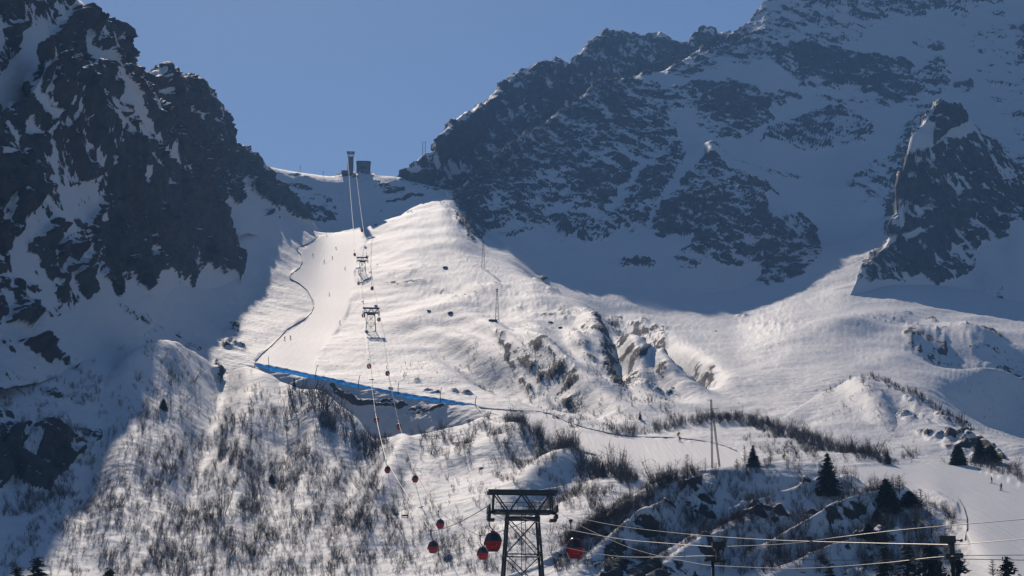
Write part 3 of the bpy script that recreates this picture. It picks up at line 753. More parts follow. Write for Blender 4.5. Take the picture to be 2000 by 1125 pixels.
# ------------------------------------------------------------------ gondola lift towers
def lift_tower(loc, rz, H, W, label, zs=1.0):
    """x across the line, y along it, z up; W = width of the top beam"""
    t = thing('lift_tower', loc, rz, label, 'lift tower', 'lattice towers of the gondola lift')
    k = W / 8.45
    zt, zp = H, H - 2.45 * k
    a, d = 1.8 * k, 1.3 * k           # half spacing of the legs at the platform
    gx = .07
    m = MB(); m.box((0, -.9 * k, zt), (W, .32 * k, .42 * k)); m.box((0, .9 * k, zt), (W, .32 * k, .42 * k))
    for x in (-W/2 + .2*k, 0, W/2 - .2*k): m.box((x, 0, zt), (.2 * k, 1.5 * k, .2 * k))
    m.build('top_beam', 'steel', t)
    m = MB()
    for y in (-.9 * k, .9 * k):
        for (x1, z1), (x2, z2) in (((-3.5,-.15),(-3.6,-2.2)),((3.5,-.15),(3.6,-2.2)),((-3.4,-.15),(-1.9,-2.2)),((0,-.15),(-1.5,-2.2)),((0,-.15),(1.5,-2.2)),((3.4,-.15),(1.9,-2.2)),((-3.7,-2.3),(3.7,-2.3))):
            m.tube((x1 * k, y, zt + z1 * k), (x2 * k, y, zt + z2 * k), .12 * k, n=4)
    m.build('truss', 'steel', t)
    m = MB(); m.box((0, 0, zp), (6.9 * k, 2.1 * k, .3 * k)); m.box((0, 0, zp - .75 * k), (4.2 * k, 1.9 * k, .34 * k))
    for x in np.arange(-3.3, 3.4, .66): m.tube((x * k, -1.05 * k, zp), (x * k, -1.05 * k, zp + 1.05 * k), .035 * k, n=4)
    m.box((0, -1.05 * k, zp + 1.07 * k), (6.6 * k, .07 * k, .07 * k)); m.box((0, -1.05 * k, zp + .6 * k), (6.6 * k, .05 * k, .05 * k))
    m.build('platform', 'steel', t)
    def leg(sx, sy, z):
        return Vector((sx * (a + (zp - z) * gx), sy * (d + (zp - z) * gx * .6), z))
    for sx in (-1, 1):
        for sy in (-1, 1):
            m = MB(); m.tube(leg(sx, sy, zp), leg(sx, sy, -2), .19 * k, .24 * k, n=4); m.build('leg', 'steel', t)
    m = MB(); z = zp - .8 * k; step = 4.4 * k
    while z > -1:
        z2 = z - step
        for s1, s2 in (((-1,-1),(1,-1)),((-1,1),(1,1)),((-1,-1),(-1,1)),((1,-1),(1,1))):
            m.tube(leg(*s1, z), leg(*s2, max(z2, -2)), .085 * k, n=4); m.tube(leg(*s2, z), leg(*s1, max(z2, -2)), .085 * k, n=4)
            m.tube(leg(*s1, max(z2, -2)), leg(*s2, max(z2, -2)), .10 * k, n=4)
        z = z2; step *= 1.03
    m.build('bracing', 'steel', t)
    m = MB()
    for x in (-.25, .25): m.tube((x * k, -d, zp), (x * k, -d - zp * gx * .6, 0), .05 * k, n=4)
    zz = .5
    while zz < zp: m.tube((-.25 * k, -d - (zp - zz) * gx * .6, zz), (.25 * k, -d - (zp - zz) * gx * .6, zz), .03 * k, n=3); zz += .6
    m.build('ladder', 'steel', t)
    for sx in (-1, 1):
        s_ = MB(); x = sx * 4.1 * k
        s_.box((x, 0, zp + .15 * k), (.28 * k, 3.6 * k, .34 * k)); s_.box((sx * 3.75 * k, 0, zp), (.9 * k, .4 * k, .35 * k))
        s_.box((x, 0, zp - .55 * k), (.34 * k, 2.4 * k, .5 * k)); s_.box((x - sx * .3 * k, .3 * k, zp - .9 * k), (.8 * k, 1.5 * k, .25 * k))
        so = s_.build('sheave_assembly', 'steel', t)
        for y in np.linspace(-1.6, 1.6, 5):
            wv = MB(); wv.tube((x - .09 * k, y * k, zp + .5 * k), (x + .09 * k, y * k, zp + .5 * k), .30 * k, n=12); wv.build('wheel', 'dark_trim', so)
    return t, [Vector((sx * 4.1 * k, 0, zp + .82 * k)) for sx in (-1, 1)]
def world(loc, rz, v): return Vector(loc) + Matrix.Rotation(rz, 3, 'Z') @ v
RZ = R(5.5)
TW = []
def put_tower(px, ytop, Y, wpx, label, zbase=None):
    top = P(px, ytop, Y)
    zb = gz(top.x, top.y) if zbase is None else zbase
    H, W = top.z - zb, wpx * Y / FPX
    loc = (top.x, top.y, zb)
    t, ends = lift_tower(loc, RZ, H, W, label)
    TW.append([world(loc, RZ, e) for e in ends])
put_tower(1020, 962, 230, 136, 'big dark lattice lift tower in the foreground with wide truss head')
put_tower(725, 602, 1020, 34, 'lattice lift tower on the sunny piste edge casting a clear ladder shadow')
put_tower(708, 503, 1290, 24, 'lattice lift tower higher up the slope, second from the top station')

# top station tower and building on the ridge
def top_station():
    Y = 1716
    b = P(684, 348, Y); tz = P(684, 297, Y).z
    t = thing('station_tower', (b.x, b.y, b.z - 3), RZ, 'tall narrow lift tower on the skyline in front of the top station', 'lift tower')
    H = tz - b.z + 3
    m = MB()
    for x in (-2.6, 2.6):
        for y in (-1.2, 1.2): m.tube((x, y, 0), (x * .95, y, H), .30, n=4)
    m.build('frame', 'steel', t)
    m = MB(); m.box((0, 0, H), (8.0, 2.6, .5)); m.box((0, 0, H - 1.5), (7.0, 2.2, .45)); m.build('top_beam', 'steel', t)
    m = MB(); m.box((0, 0, H * .42), (4.6, 1.8, H * .84)); m.build('shaft', 'dark_cladding', t)
    m = MB()
    for i in range(3):
        z = H * .84 + i * 1.2; m.tube((-2.5, -1.2, z), (2.5, -1.2, z + 1.2), .14, n=4); m.tube((2.5, -1.2, z), (-2.5, -1.2, z + 1.2), .14, n=4)
    m.build('bracing', 'steel', t)
    TW.append([world(t.location, RZ, Vector((-3.1, -1, H - 1))), world(t.location, RZ, Vector((3.1, -1, H - 1)))])
    Y2 = 1726
    b = P(709.5, 347, Y2)
    s = Y2 / FPX
    st = thing('top_station', (b.x, b.y, b.z - 4), R(4), 'dark boxy top lift station with rounded corners on the skyline ridge', 'building')
    h = (347 - 315) * s + 4
    def rrect(w, d, r, n=5):
        o = []
        for cx, cy, a0 in ((w/2-r, d/2-r, 0), (-w/2+r, d/2-r, 90), (-w/2+r, -d/2+r, 180), (w/2-r, -d/2+r, 270)):
            for k in range(n + 1):
                a = R(a0 + 90 * k / n); o.append((cx + r * math.cos(a), cy + r * math.sin(a)))
        return o
    def prism(m, ring, z0, z1):
        n = len(ring); V = [(x, y, z0) for x, y in ring] + [(x, y, z1) for x, y in ring]
        m.add(V, [(k, (k+1) % n, n+(k+1) % n, n+k) for k in range(n)] + [tuple(range(n))[::-1], tuple(range(n, 2*n))])
    m = MB(); prism(m, rrect(13.4, 10, 2.2), 0, h - .5); m.build('wall', 'dark_cladding', st)
    m = MB(); prism(m, rrect(14.2, 10.8, 2.4), h - .497, h + .2); m.build('roof', 'steel', st)
    m = MB(); prism(m, rrect(14.0, 11.4, 2.4), 0, 3.2 + 1.2); m.build('base', 'concrete', st)
    f = MB(); f.box((-.6, -5.06, h * .66), (7.4, .16, 3.6)); fo = f.build('window', 'tinted_glass', st)
    g = MB()
    for x in (-4.2, -2.4, -.6, 1.2, 3.0): g.box((x, -5.16, h * .66), (.16, .1, 3.7))
    g.box((-.6, -5.16, h * .66 + 1.85), (7.6, .12, .2)); g.box((-.6, -5.16, h * .66 - 1.85), (7.6, .12, .2)); g.build('window_frame', 'steel_light', fo)
    m = MB(); m.box((6.2, -3.6, h * .6), (.5, 2.6, 6.0)); m.build('side_window', 'tinted_glass', st)
    m = MB(); m.box((.3, -5.75, 5.6), (2.4, .16, 1.1)); m.build('sign', 'steel_light', st)
    c = P(672.5, 341, 1722)
    ct = thing('lift_hut', (c.x, c.y, c.z - 2), 0, 'small dark hut on the ridge left of the tall station tower', 'hut')
    m = MB(); m.box((0, 0, 2.6), (5.2, 4, 5.2)); m.build('wall', 'dark_cladding', ct)
    m = MB(); m.box((0, 0, 5.36), (5.8, 4.6, .3)); m.build('roof', 'steel', ct)
    for x in (-1.1, 1.0):
        m = MB(); m.box((x, -2.04, 3.4), (1.2, .1, 1.0)); m.build('window', 'tinted_glass', ct)
top_station()

# ------------------------------------------------------------------ gondola cabins
def cabin_section(w, d, n=20, e=3.2):
    o = []
    for k in range(n):
        t = 2 * math.pi * (k + .5) / n
        c, s_ = math.cos(t), math.sin(t)
        o.append((w / 2 * math.copysign(abs(c) ** (2 / e), c), d / 2 * math.copysign(abs(s_) ** (2 / e), s_)))
    return o
PROF = [(0, .70), (.05, .76), (.35, .88), (.75, .98), (.95, 1.0), (1.15, 1.0), (1.5, .93), (1.85, .79), (2.1, .64), (2.25, .52), (2.34, .40)]
def prof(z): return float(np.interp(z, [p[0] for p in PROF], [p[1] for p in PROF]))
def skin_band(z0, z1, off=0.0, n=20, m=6, W=2.1, D=1.95, capb=False, capt=False, ks=None):
    V, F = [], []
    for i in range(m + 1):
        z = z0 + (z1 - z0) * i / m
        V += [(x, y, z) for x, y in cabin_section(prof(z) * W + off, prof(z) * D + off, n)]
    for i in range(m):
        for k in range(n):
            if ks is None or k in ks: F.append((i*n+k, i*n+(k+1) % n, (i+1)*n+(k+1) % n, (i+1)*n+k))
    if capb: F.append(tuple(range(n))[::-1])
    if capt: F.append(tuple(range(m*n, m*n+n)))
    return V, F
def make_gondola():
    """origin at the rope grip; cabin hangs below and slightly to the side"""
    t = thing('gondola_cabin', (0, 0, 0), 0, 'x', 'gondola', 'red gondola cabins hanging from the lift rope')
    dx, top = .5, -2.1
    off = Vector((dx, 0, top - 2.34))
    def put(VF, name, mat, par, smooth=True):
        V, F = VF
        return MB().add([Vector(v) + off for v in V], F).build(name, mat, par, smooth)
    body = put(skin_band(0, 1.08, 0, capb=True), 'lower_shell', 'red_paint', t)
    put(skin_band(1.08, 1.14, .05), 'belt', 'dark_trim', body)
    gl = put(skin_band(1.14, 2.08, -.04), 'window_band', 'tinted_glass', t)
    for k in (4, 9, 14, 19):
        put(skin_band(1.12, 2.08, .03, ks=[k, (k + 1) % 20]), 'pillar', 'dark_trim', t)
    for sy in (-1, 1):
        fr = MB()
        pp = [Vector((0, sy * (prof(z) * 1.95 / 2 + .02), z)) + off for z in np.linspace(.15, 2.08, 9)]
        fr.path(pp, .045, 4)
        fr.build('door_seam', 'dark_trim', t)
    put(skin_band(2.08, 2.34, .02, capt=True, m=3), 'roof', 'red_paint', t)
    for sx in (-1, 1):
        for yy in (-.45, .45):
            pp = [Vector((sx * (prof(z) * 2.1 / 2 + .02), yy, z)) + off for z in np.linspace(1.05, 2.1, 8)]
            MB().path(pp, .05, 4).build('red_trim', 'red_paint', t)
    lt = MB()                                       # small white marks low on the shell, too small to read
    y = -(prof(.4) * 1.95 / 2) - .012
    for i, (x, w_) in enumerate(((-.30,.07),(-.20,.06),(-.11,.07),(-.02,.05),(.06,.07),(.15,.06),(.24,.07),(.33,.06))):
        lt.box(off + Vector((x, y, .36)), (w_, .02, .06))
    lt.box(off + Vector((.36, y - .03, .60)), (.05, .02, .14))
    tag(lt.build('lettering', 'lettering', t), kind='stuff')
    m = MB(); m.path([(0, 0, -.1), (0, 0, -1.15), (.04, 0, -1.35), (dx - .05, 0, -1.78), (dx, 0, -1.9), (dx, 0, top - .02)], .075, 6); m.build('hanger', 'dark_trim', t)
    m = MB(); m.box((0, 0, .02), (.28, .75, .28)); m.box((.0, .3, .12), (.42, .18, .2)); m.box((0, -.3, .12), (.42, .18, .2)); m.build('grip', 'steel', t)
    m = MB(); m.box(off + Vector((0, 0, 2.40)), (.55, .8, .12)); m.build('suspension', 'dark_trim', t)
    m = MB(); m.box(off + Vector((0, 0, -.07)), (1.25, 1.1, .1)); m.build('floor_rail', 'steel', t)
    m = MB(); m.box(off + Vector((-1.13, 0, .8)), (.1, .9, .5)); m.build('ski_rack', 'steel', t)
    return t
G0 = make_gondola()
GL = [ # cabin centre px, py, width px, side of the rope, label
 (963,1057,32,'L','large red gondola cabin hanging just left of the big tower'),
 (1123,1070,33,'R','large red gondola cabin hanging right of the big tower'),
 (943,1080,21,'R','smaller red gondola cabin half behind the large one left of the tower'),
 (846,1068,20,'L','red gondola cabin over the bushes, farther left of the big tower'),
 (860,1023,15.5,'R','red gondola cabin just above the one left of the big tower'),
 (811,935,12,'R','red gondola cabin above the bushy snow, right one of the middle pair'),
 (757,917,11.5,'L','red gondola cabin above the bushy snow, left one of the middle pair'),
 (779,833,9.5,'R','red gondola cabin in front of the shaded gully below the blue net, right'),
 (735,820,9.5,'L','red gondola cabin in front of the shaded gully below the blue net, left'),
 (757,729,8.5,'R','small gondola cabin just above the blue net, right one'),
 (721,715,8.5,'L','small gondola cabin just above the blue net, left one'),
 (740,624,7,'R','small gondola cabin at the right arm of the sunny piste tower'),
 (710,616,7,'L','small gondola cabin at the left arm of the sunny piste tower'),
 (727,563,6.5,'R','tiny gondola cabin between the two piste towers, right rope'),
 (701,553,6.5,'L','tiny gondola cabin between the two piste towers, left rope'),
 (717,502,5.5,'R','tiny gondola cabin at the right arm of the upper tower'),
 (693,497,5.5,'L','tiny gondola cabin left of the upper tower'),
 (707,450,5.2,'R','tiny gondola cabin at the lit crest below the top station'),
]
GRIPS = {'L': [], 'R': []}
for i, (px, py, wpx, side, lab) in enumerate(GL):
    Y = 2.1 * FPX / wpx
    if i == 0: Y = 228
    if i == 1: Y = 226
    gy = hit(px, py + wpx * 1.0).y
    Y = min(Y, gy * .965) if i > 1 else Y
    sc = wpx * Y / FPX / 2.1
    c = P(px, py, Y)
    g = G0 if i == 0 else copy_tree(G0)
    g['label'] = lab
    g.scale = (sc, sc, sc)
    g.rotation_euler = (0, 0, RZ)
    offv = Matrix.Rotation(RZ, 3, 'Z') @ Vector((.5 * sc, 0, (-2.1 - 1.17) * sc))
    g.location = c - offv
    GRIPS[side].append(Vector(g.location))
def rope(name, P_, r, sag, label, group=None, mat='rope'):
    q = []
    for a, b in zip(P_, P_[1:]):
        L = (b - a).length; n = max(3, int(L / 12))
        for i in range(n):
            t = i / n
            p = a.lerp(b, t); p.z -= sag * L * 4 * t * (1 - t); q.append(p)
    q.append(P_[-1])
    o = MB().path(q, r, 5).build(name, mat)
    return tag(o, label, 'cable', group)
for k, side, word in ((0, 'L', 'left'), (1, 'R', 'right')):
    line = sorted([TW[0][k]] + GRIPS[side] + [TW[1][k], TW[2][k], TW[3][k]], key=lambda v: v.y)
    line = [v for v in line if v.y >= TW[0][k].y - 3]
    n1 = next(i for i, v in enumerate(line) if v.y >= TW[1][k].y - 1)
    n2 = next(i for i, v in enumerate(line) if v.y >= TW[2][k].y - 1)
    rope('haul_rope', line[:n1 + 1], [.05 + .05 * 0] and .07, .004, f'{word} gondola rope running up from the big tower to the piste tower')
    rope('haul_rope', [line[n1], TW[2][k]], .085, .006, f'{word} gondola rope between the two piste towers')
    rope('haul_rope', [TW[2][k], TW[3][k]], .17, .012, f'{word} pale gondola rope rising to the station on the skyline')

# ------------------------------------------------------------------ ropes and pylons in the near foreground
def near_pylon(px, ytop, Y, wpx, label, arm=1):
    top = P(px, ytop, Y); zb = gz(top.x, top.y)
    t = thing('cable_pylon', (top.x, top.y, zb), R(3), label, 'pylon')
    H = top.z - zb; s = Y / FPX
    m = MB(); m.tube((0, 0, -1), (0, 0, H - 1.6), wpx * s * .62, wpx * s * .45, n=10); m.build('pole', 'steel', t, True)
    if arm:
        m = MB(); m.box((.45, 0, H - .85), (.3, .35, 1.7)); m.build('neck', 'steel', t)
        m = MB(); m.box((.55, 0, H - .2), (1.15, .7, .5)); m.box((.9, 0, H - .05), (.35, .9, .35)); m.build('upper_head', 'dark_trim', t)
        m = MB(); m.box((-.25, 0, H - 1.45), (.9, .6, .22), Matrix.Rotation(R(-12), 3, 'Y')); m.box((.5, 0, H - 1.62), (1.2, .5, .14)); m.build('lower_arm', 'dark_wood', t)
        for x in (.3, .8):
            w_ = MB(); w_.tube((x, -.4, H - .5), (x, .4, H - .5), .2, n=10); w_.build('wheel', 'dark_trim', t)
    return t
near_pylon(1391, 1060, 165, 7, 'dark pylon with a boxy wheel head under the crossing ropes, left one')
t = near_pylon(1857, 1048, 150, 11, 'thick dark pylon with a wheel head near the right trees', arm=0)
H = P(1857, 1048, 150).z - t.location.z; s = 150 / FPX
m = MB(); m.box((0, 0, H - 1.0), (10.5 * s, .4, 2.0)); m.build('neck', 'steel', t)
m = MB(); m.box((-.35, 0, H - .25), (1.3, .7, .55)); m.box((-.6, 0, H - .02), (.5, .5, .12)); m.build('upper_head', 'steel', t)
m = MB(); m.box((.0, 0, H - 1.6), (1.15, .6, .42)); m.box((.55, 0, H - 1.5), (.6, .5, .36)); m.build('lower_head', 'dark_trim', t)
m = MB(); m.tube((.3, 0, H - .28), (.86, 0, H - .30), .05, n=6); m.tube((.82, -.1, H - .3), (.82, .1, H - .3), .12, n=10); m.build('side_wheel', 'dark_trim', t)
near_pylon(1563, 1112, 172, 8, 'short dark pole top at the bottom edge right of the pylon', arm=0)
ROPES = [
 ([(963,997,229),(1073,1026,215),(1200,1051,195),(1300,1061,178),(1395,1068,165)], 'rope from the big tower over to the pylon with the boxy head'),
 ([(1405,1068,165),(1540,1062,160),(1640,1049,157),(1780,1033,150),(2000,1014,140),(2200,995,132)], 'thick topmost rope rising to the right edge'),
 ([(1106,1006,230),(1200,1026,215),(1330,1042,200),(1476,1053,185),(1640,1059,170),(1862,1064,150)], 'upper rope running from behind the right cabin to the right pylon'),
 ([(1864,1064,150),(2000,1053,143),(2200,1040,135)], 'rope leaving the right pylon head to the right edge'),
 ([(962,1004,229),(1040,1042,220),(1100,1068,212),(1200,1086,200),(1300,1088,180),(1390,1086,165),(1560,1093,160),(1700,1094,156),(1860,1092,150),(2000,1094,145),(2200,1096,138)], 'lower rope passing across the right red cabin'),
 ([(1098,1004,230),(1140,1030,222),(1240,1073,205),(1353,1099,190),(1420,1106,182),(1568,1110,170),(1720,1100,160),(1847,1087,150),(2000,1084,143),(2200,1083,135)], 'sagging lowest rope crossing under the left pylon head'),
]
for pl, lab in ROPES:
    q = [P(*p) for p in pl]
    qq = []
    for i in range(len(q) - 1):
        a, b, c, d = q[max(i-1, 0)], q[i], q[i+1], q[min(i+2, len(q)-1)]
        for k in range(8):
            t_ = k / 8
            qq.append(.5 * ((2*b) + (c-a)*t_ + (2*a-5*b+4*c-d)*t_*t_ + (3*b-a-3*c+d)*t_**3))
    qq.append(q[-1])
    tag(MB().path(qq, .029, 6).build('lift_rope', 'rope'), lab, 'cable', 'ropes crossing the lower right')

# chair of the old chairlift
c = P(790, 1012, 400)
t = thing('lift_chair', c, 0, 'empty single lift chair hanging over the bushes on a thin rope', 'chairlift chair')
m = MB(); m.path([(.1,0,4.0),(-.35,0,3.6),(-.45,0,2.6),(.1,0,2.1),(.1,0,1.9)], .05, 5); m.build('hanger', 'steel', t)
m = MB(); m.path([(-.6,0,0),(-.6,0,1.8),(.7,0,1.8),(.7,0,.1)], .05, 5); m.build('frame', 'steel', t)
m = MB(); m.box((.05,-.2,.05), (1.3,.5,.1)); m.build('seat', 'dark_wood', t)
m = MB(); m.box((.05,.08,.55), (1.2,.06,.35)); m.build('backrest', 'steel', t)
a = P(760, 962, 430); b = P(1000, 1060, 300)
rope('chair_rope', [P(700,985,440), c + Vector((.1, 0, 4.05)), P(866,982,385), P(940,968,360), P(1100,950,330)], .022, .006, 'thin old chairlift rope left of the big tower', mat='steel')

# ------------------------------------------------------------------ lattice masts
def lattice_col(m, a, b, w, r, step):
    a, b = Vector(a), Vector(b); L = (b - a).length; n = max(3, int(L / step))
    cs = [(-w/2, -w/2), (w/2, -w/2), (w/2, w/2), (-w/2, w/2)]
    def q(c, t): p = a.lerp(b, t); return p + Vector((c[0], c[1], 0))
    for c in cs: m.tube(q(c, 0), q(c, 1), r, n=4)
    for i in range(n):
        for k in range(4):
            c1, c2 = cs[k], cs[(k+1) % 4]
            if i % 2: c1, c2 = c2, c1
            m.tube(q(c1, i / n), q(c2, (i + 1) / n), r * .6, n=3, cap=False)
def a_mast(px, ytop, pb, yb, pb2, Y, wpx, label, split=.12):
    s = Y / FPX
    top = P(px, ytop, Y); A = P(pb, yb, Y); B = P(pb2, yb, Y)
    zb = gz(A.x, A.y) - .5
    f = (top.z - zb) / (top.z - A.z)
    t = thing('lattice_mast', (top.x, top.y, zb), 0, label, 'mast')
    H = top.z - zb
    w_ = wpx * s
    ax, bx = (A.x - top.x) * f, (B.x - top.x) * f
    m = MB(); lattice_col(m, (ax, 0, 0), (0, 0, H), w_, .085, w_ * 1.4); m.build('leg', 'steel', t)
    m = MB(); lattice_col(m, (bx, .3, 0), (w_ * .9, .3, H * (1 - split)), w_, .085, w_ * 1.4); m.build('leg', 'steel', t)
    m = MB(); m.box((-.5, 0, H - .2), (1.2, .12, .12)); m.box((1.0, 0, H * .89), (2.0, .12, .12)); m.box((-.5, 0, H * .80), (1.1, .1, .1)); m.build('crossarm', 'steel', t)
a_mast(1389, 780, 1391, 915, 1406, 520, 2.6, 'tall slender lattice mast with two splayed legs beside the lower piste')
a_mast(1668, 1022, 1673, 1125, 1688, 400, 2.8, 'lattice mast with splayed legs among the bushes at the bottom right')
def tri_mast(px, ytop, yb, wb, label):
    h = hit(px, yb); Y = h.y - .5; s = Y / FPX
    top = P(px, ytop, Y); zb = h.z - .6
    t = thing('survey_mast', (top.x, Y, zb), 0, label, 'mast'); H = top.z - zb; w_ = wb * s
    m = MB()
    for sx in (-1, 1):
        m.tube((sx * w_ / 2, 0, 0), (sx * w_ * .12, 0, H), .16, n=4); m.tube((sx * w_ / 2, 1.2, 0), (sx * w_ * .12, .3, H), .16, n=4)
    m.build('leg', 'steel', t)
    m = MB(); n = 8
    for i in range(n):
        z1, z2 = H * i / n, H * (i + 1) / n
        f = lambda z: w_ / 2 * (1 - z / H) + w_ * .12 * z / H
        m.tube((-f(z1), 0, z1), (f(z2), 0, z2), .08, n=3); m.tube((f(z1), 0, z1), (-f(z2), 0, z2), .08, n=3)
    m.build('bracing', 'steel', t)
    m = MB(); m.box((0, 0, H - .3), (w_ * .7, .2, .2)); m.box((0, 0, H * .92), (w_ * .6, .2, .2)); m.build('crossarm', 'steel', t)
    return t
tm = tri_mast(971, 564, 629, 8, 'slim lattice mast on the crest of the sunny hummock')
m = MB(); m.box((-2.2, -.5, .9), (4.6, 2.2, 1.4)); m.build('base', 'boulder_rock', tm)
tri_mast(944, 470, 524, 7, 'slim lattice mast on the slope under the shaded rock face')
for px_, lab in ((825.5, 'left of the two thin poles on the rocky shoulder by the sky'), (830.5, 'right of the two thin poles on the rocky shoulder by the sky')):
    b = P(px_, 303, 1748); tp = P(px_, 277, 1748)
    t = thing('skyline_pole', (b.x, b.y, b.z - 2), 0, lab, 'pole')
    m = MB(); m.tube((0, 0, 0), (0, 0, tp.z - b.z + 2), .28, .22, n=5); m.build('pole', 'steel', t)
    m = MB(); m.box((0, 0, tp.z - b.z + 1.8), (1.6, .4, .3)); m.build('crossarm', 'steel', t)
for px_, yt, yb, lab in ((586, 324, 336, 'short thin post standing on the snowy saddle left of the station'), (631, 335, 343, 'tiny post on the saddle just left of the station rocks')):
    b = P(px_, yb, 1716); tp = P(px_, yt, 1716)
    t = thing('snow_post', (b.x, b.y, b.z - 1), 0, lab, 'post')
    m = MB(); m.tube((0, 0, 0), (0, 0, tp.z - b.z + 1), .22, .16, n=5); m.build('pole', 'steel', t)
    m = MB(); m.box((.0, 0, tp.z - b.z + .4), (.9, .3, .9)); m.build('marker', 'steel', t)

# ------------------------------------------------------------------ blue safety net along the piste edge
def net_fence():
    top = [(497,709),(530,714),(560,720),(600,729),(640,737),(700,750),(760,763),(820,773),(862,778),(900,785),(930,790)]
    bot = [(497,717),(530,723),(560,727.5),(600,737),(640,745),(700,759),(760,772.5),(820,781),(862,785.5),(900,792),(930,797)]
    xs_ = np.linspace(497, 930, 90)
    yt = np.interp(xs_, *zip(*top)); yb = np.interp(xs_, *zip(*bot))
    Y = np.interp(xs_, [500,620,760,930], [843,808,773,718])
    base = P(715, 765, 784)
    t = thing('safety_net', base, 0, 'long blue safety net along the lower edge of the piste', 'net')
    V, F = [], []
    n = len(xs_)
    for i in range(n):
        s = Y[i] / FPX
        sag = .35 * math.sin(xs_[i] * .35) + rng.normal() * .12
        a = P(xs_[i], yt[i], Y[i] + 1.2) - base; a.z += sag * .5
        b = P(xs_[i], yb[i] + 1.5, Y[i] - .3) - base
        m_ = (a + b) / 2; m_.y -= .5 + sag
        V += [a, m_, b]
    for i in range(n - 1):
        for k in (0, 1): F.append((i*3+k, i*3+k+1, (i+1)*3+k+1, (i+1)*3+k))
    o = MB().add(V, F).build('netting', 'net', t)
    md = o.modifiers.new('thickness', 'SOLIDIFY'); md.thickness = .04
    for (x0, y0, x1, y1) in ((500,702,497,722),(524,697,530,752),(620,714,616,741),(703,733,700,759),(779,747,778,772),(862,758,860,785),(930,775,929,800)):
        Yp = float(np.interp(x0, [500,620,760,930], [843,808,773,718])) - .6
        a = P(x1, y1, Yp) - base; c_ = P(x0, y0, Yp) - base
        mid = (a + c_) / 2 + Vector((-.25, 0, .2)); tip = c_ + Vector((.35, 0, .1))
        MB().path([a, mid, c_, tip], [.17, .16, .13, .11], 5).build('post', 'steel', t)
    L = [P(x, y, float(np.interp(x, [500,620,760,930], [843,808,773,718])) + 1.2) - base for x, y in zip(xs_, yt)]
    MB().path(L, .05, 4).build('top_line', 'steel', t)
net_fence()

# grey strips with pegs, added to stand in for berm shade along the piste
def edge_shade(pl, h, label, w=.12):
    q = []
    for (x0, y0), (x1, y1) in zip(pl, pl[1:]):
        n = max(2, int(math.hypot(x1 - x0, y1 - y0) / 4))
        for i in range(n): q.append(hit(x0 + (x1 - x0) * i / n, y0 + (y1 - y0) * i / n))
    base = q[0].copy()
    t = thing('edge_shade', base, 0, label, 'fence', None)
    V, F = [], []
    for p in q:
        p = p - base
        V += [p + Vector((0, 0, h)), p + Vector((0, 0, -.3))]
    V2 = [v + Vector((0, w, 0)) for v in V]; n = len(V)
    F = [(i, i+1, i+3, i+2) for i in range(0, n-2, 2)] + [(n+i+2, n+i+3, n+i+1, n+i) for i in range(0, n-2, 2)] + [(i, i+2, n+i+2, n+i) for i in range(0, n-2, 2)]
    MB().add(V + V2, F).build('shade_band', 'berm_shade', t)
    m = MB()
    for p in q[::3]:
        p = p - base; m.tube(p + Vector((0, 0, -.3)), p + Vector((0, 0, h + .3)), .035, n=4)
    m.build('strip_pegs', 'steel', t)
new_mat('berm_shade', (.26, .26, .29), .8)  # grey that paints the shaded side of the groomed edge
edge_shade([(500,706),(512,692),(530,677),(548,659),(560,645),(575,636),(597,623),(608,612),(613,600),(612,590),(600,568),(585,555),(566,545),(568,537),(585,524),(591,512),(588,498),(579,490),(582,484),(600,477),(612,470),(625,459)], .65, 'thin winding strip standing in for berm shade down the left edge of the piste')
edge_shade([(936,797),(960,799),(1000,802),(1050,804),(1075,809),(1110,826),(1150,838),(1195,848),(1240,854),(1300,855),(1350,859),(1385,864),(1415,872),(1445,884)], .3, 'thin grey strip standing in for bank shade along the far edge of the lower piste', .1)
edge_shade([(1872,975),(1882,992),(1888,1012),(1889,1035),(1884,1060)], .35, 'short strip standing in for berm shade on the left edge of the right hand piste', .1)

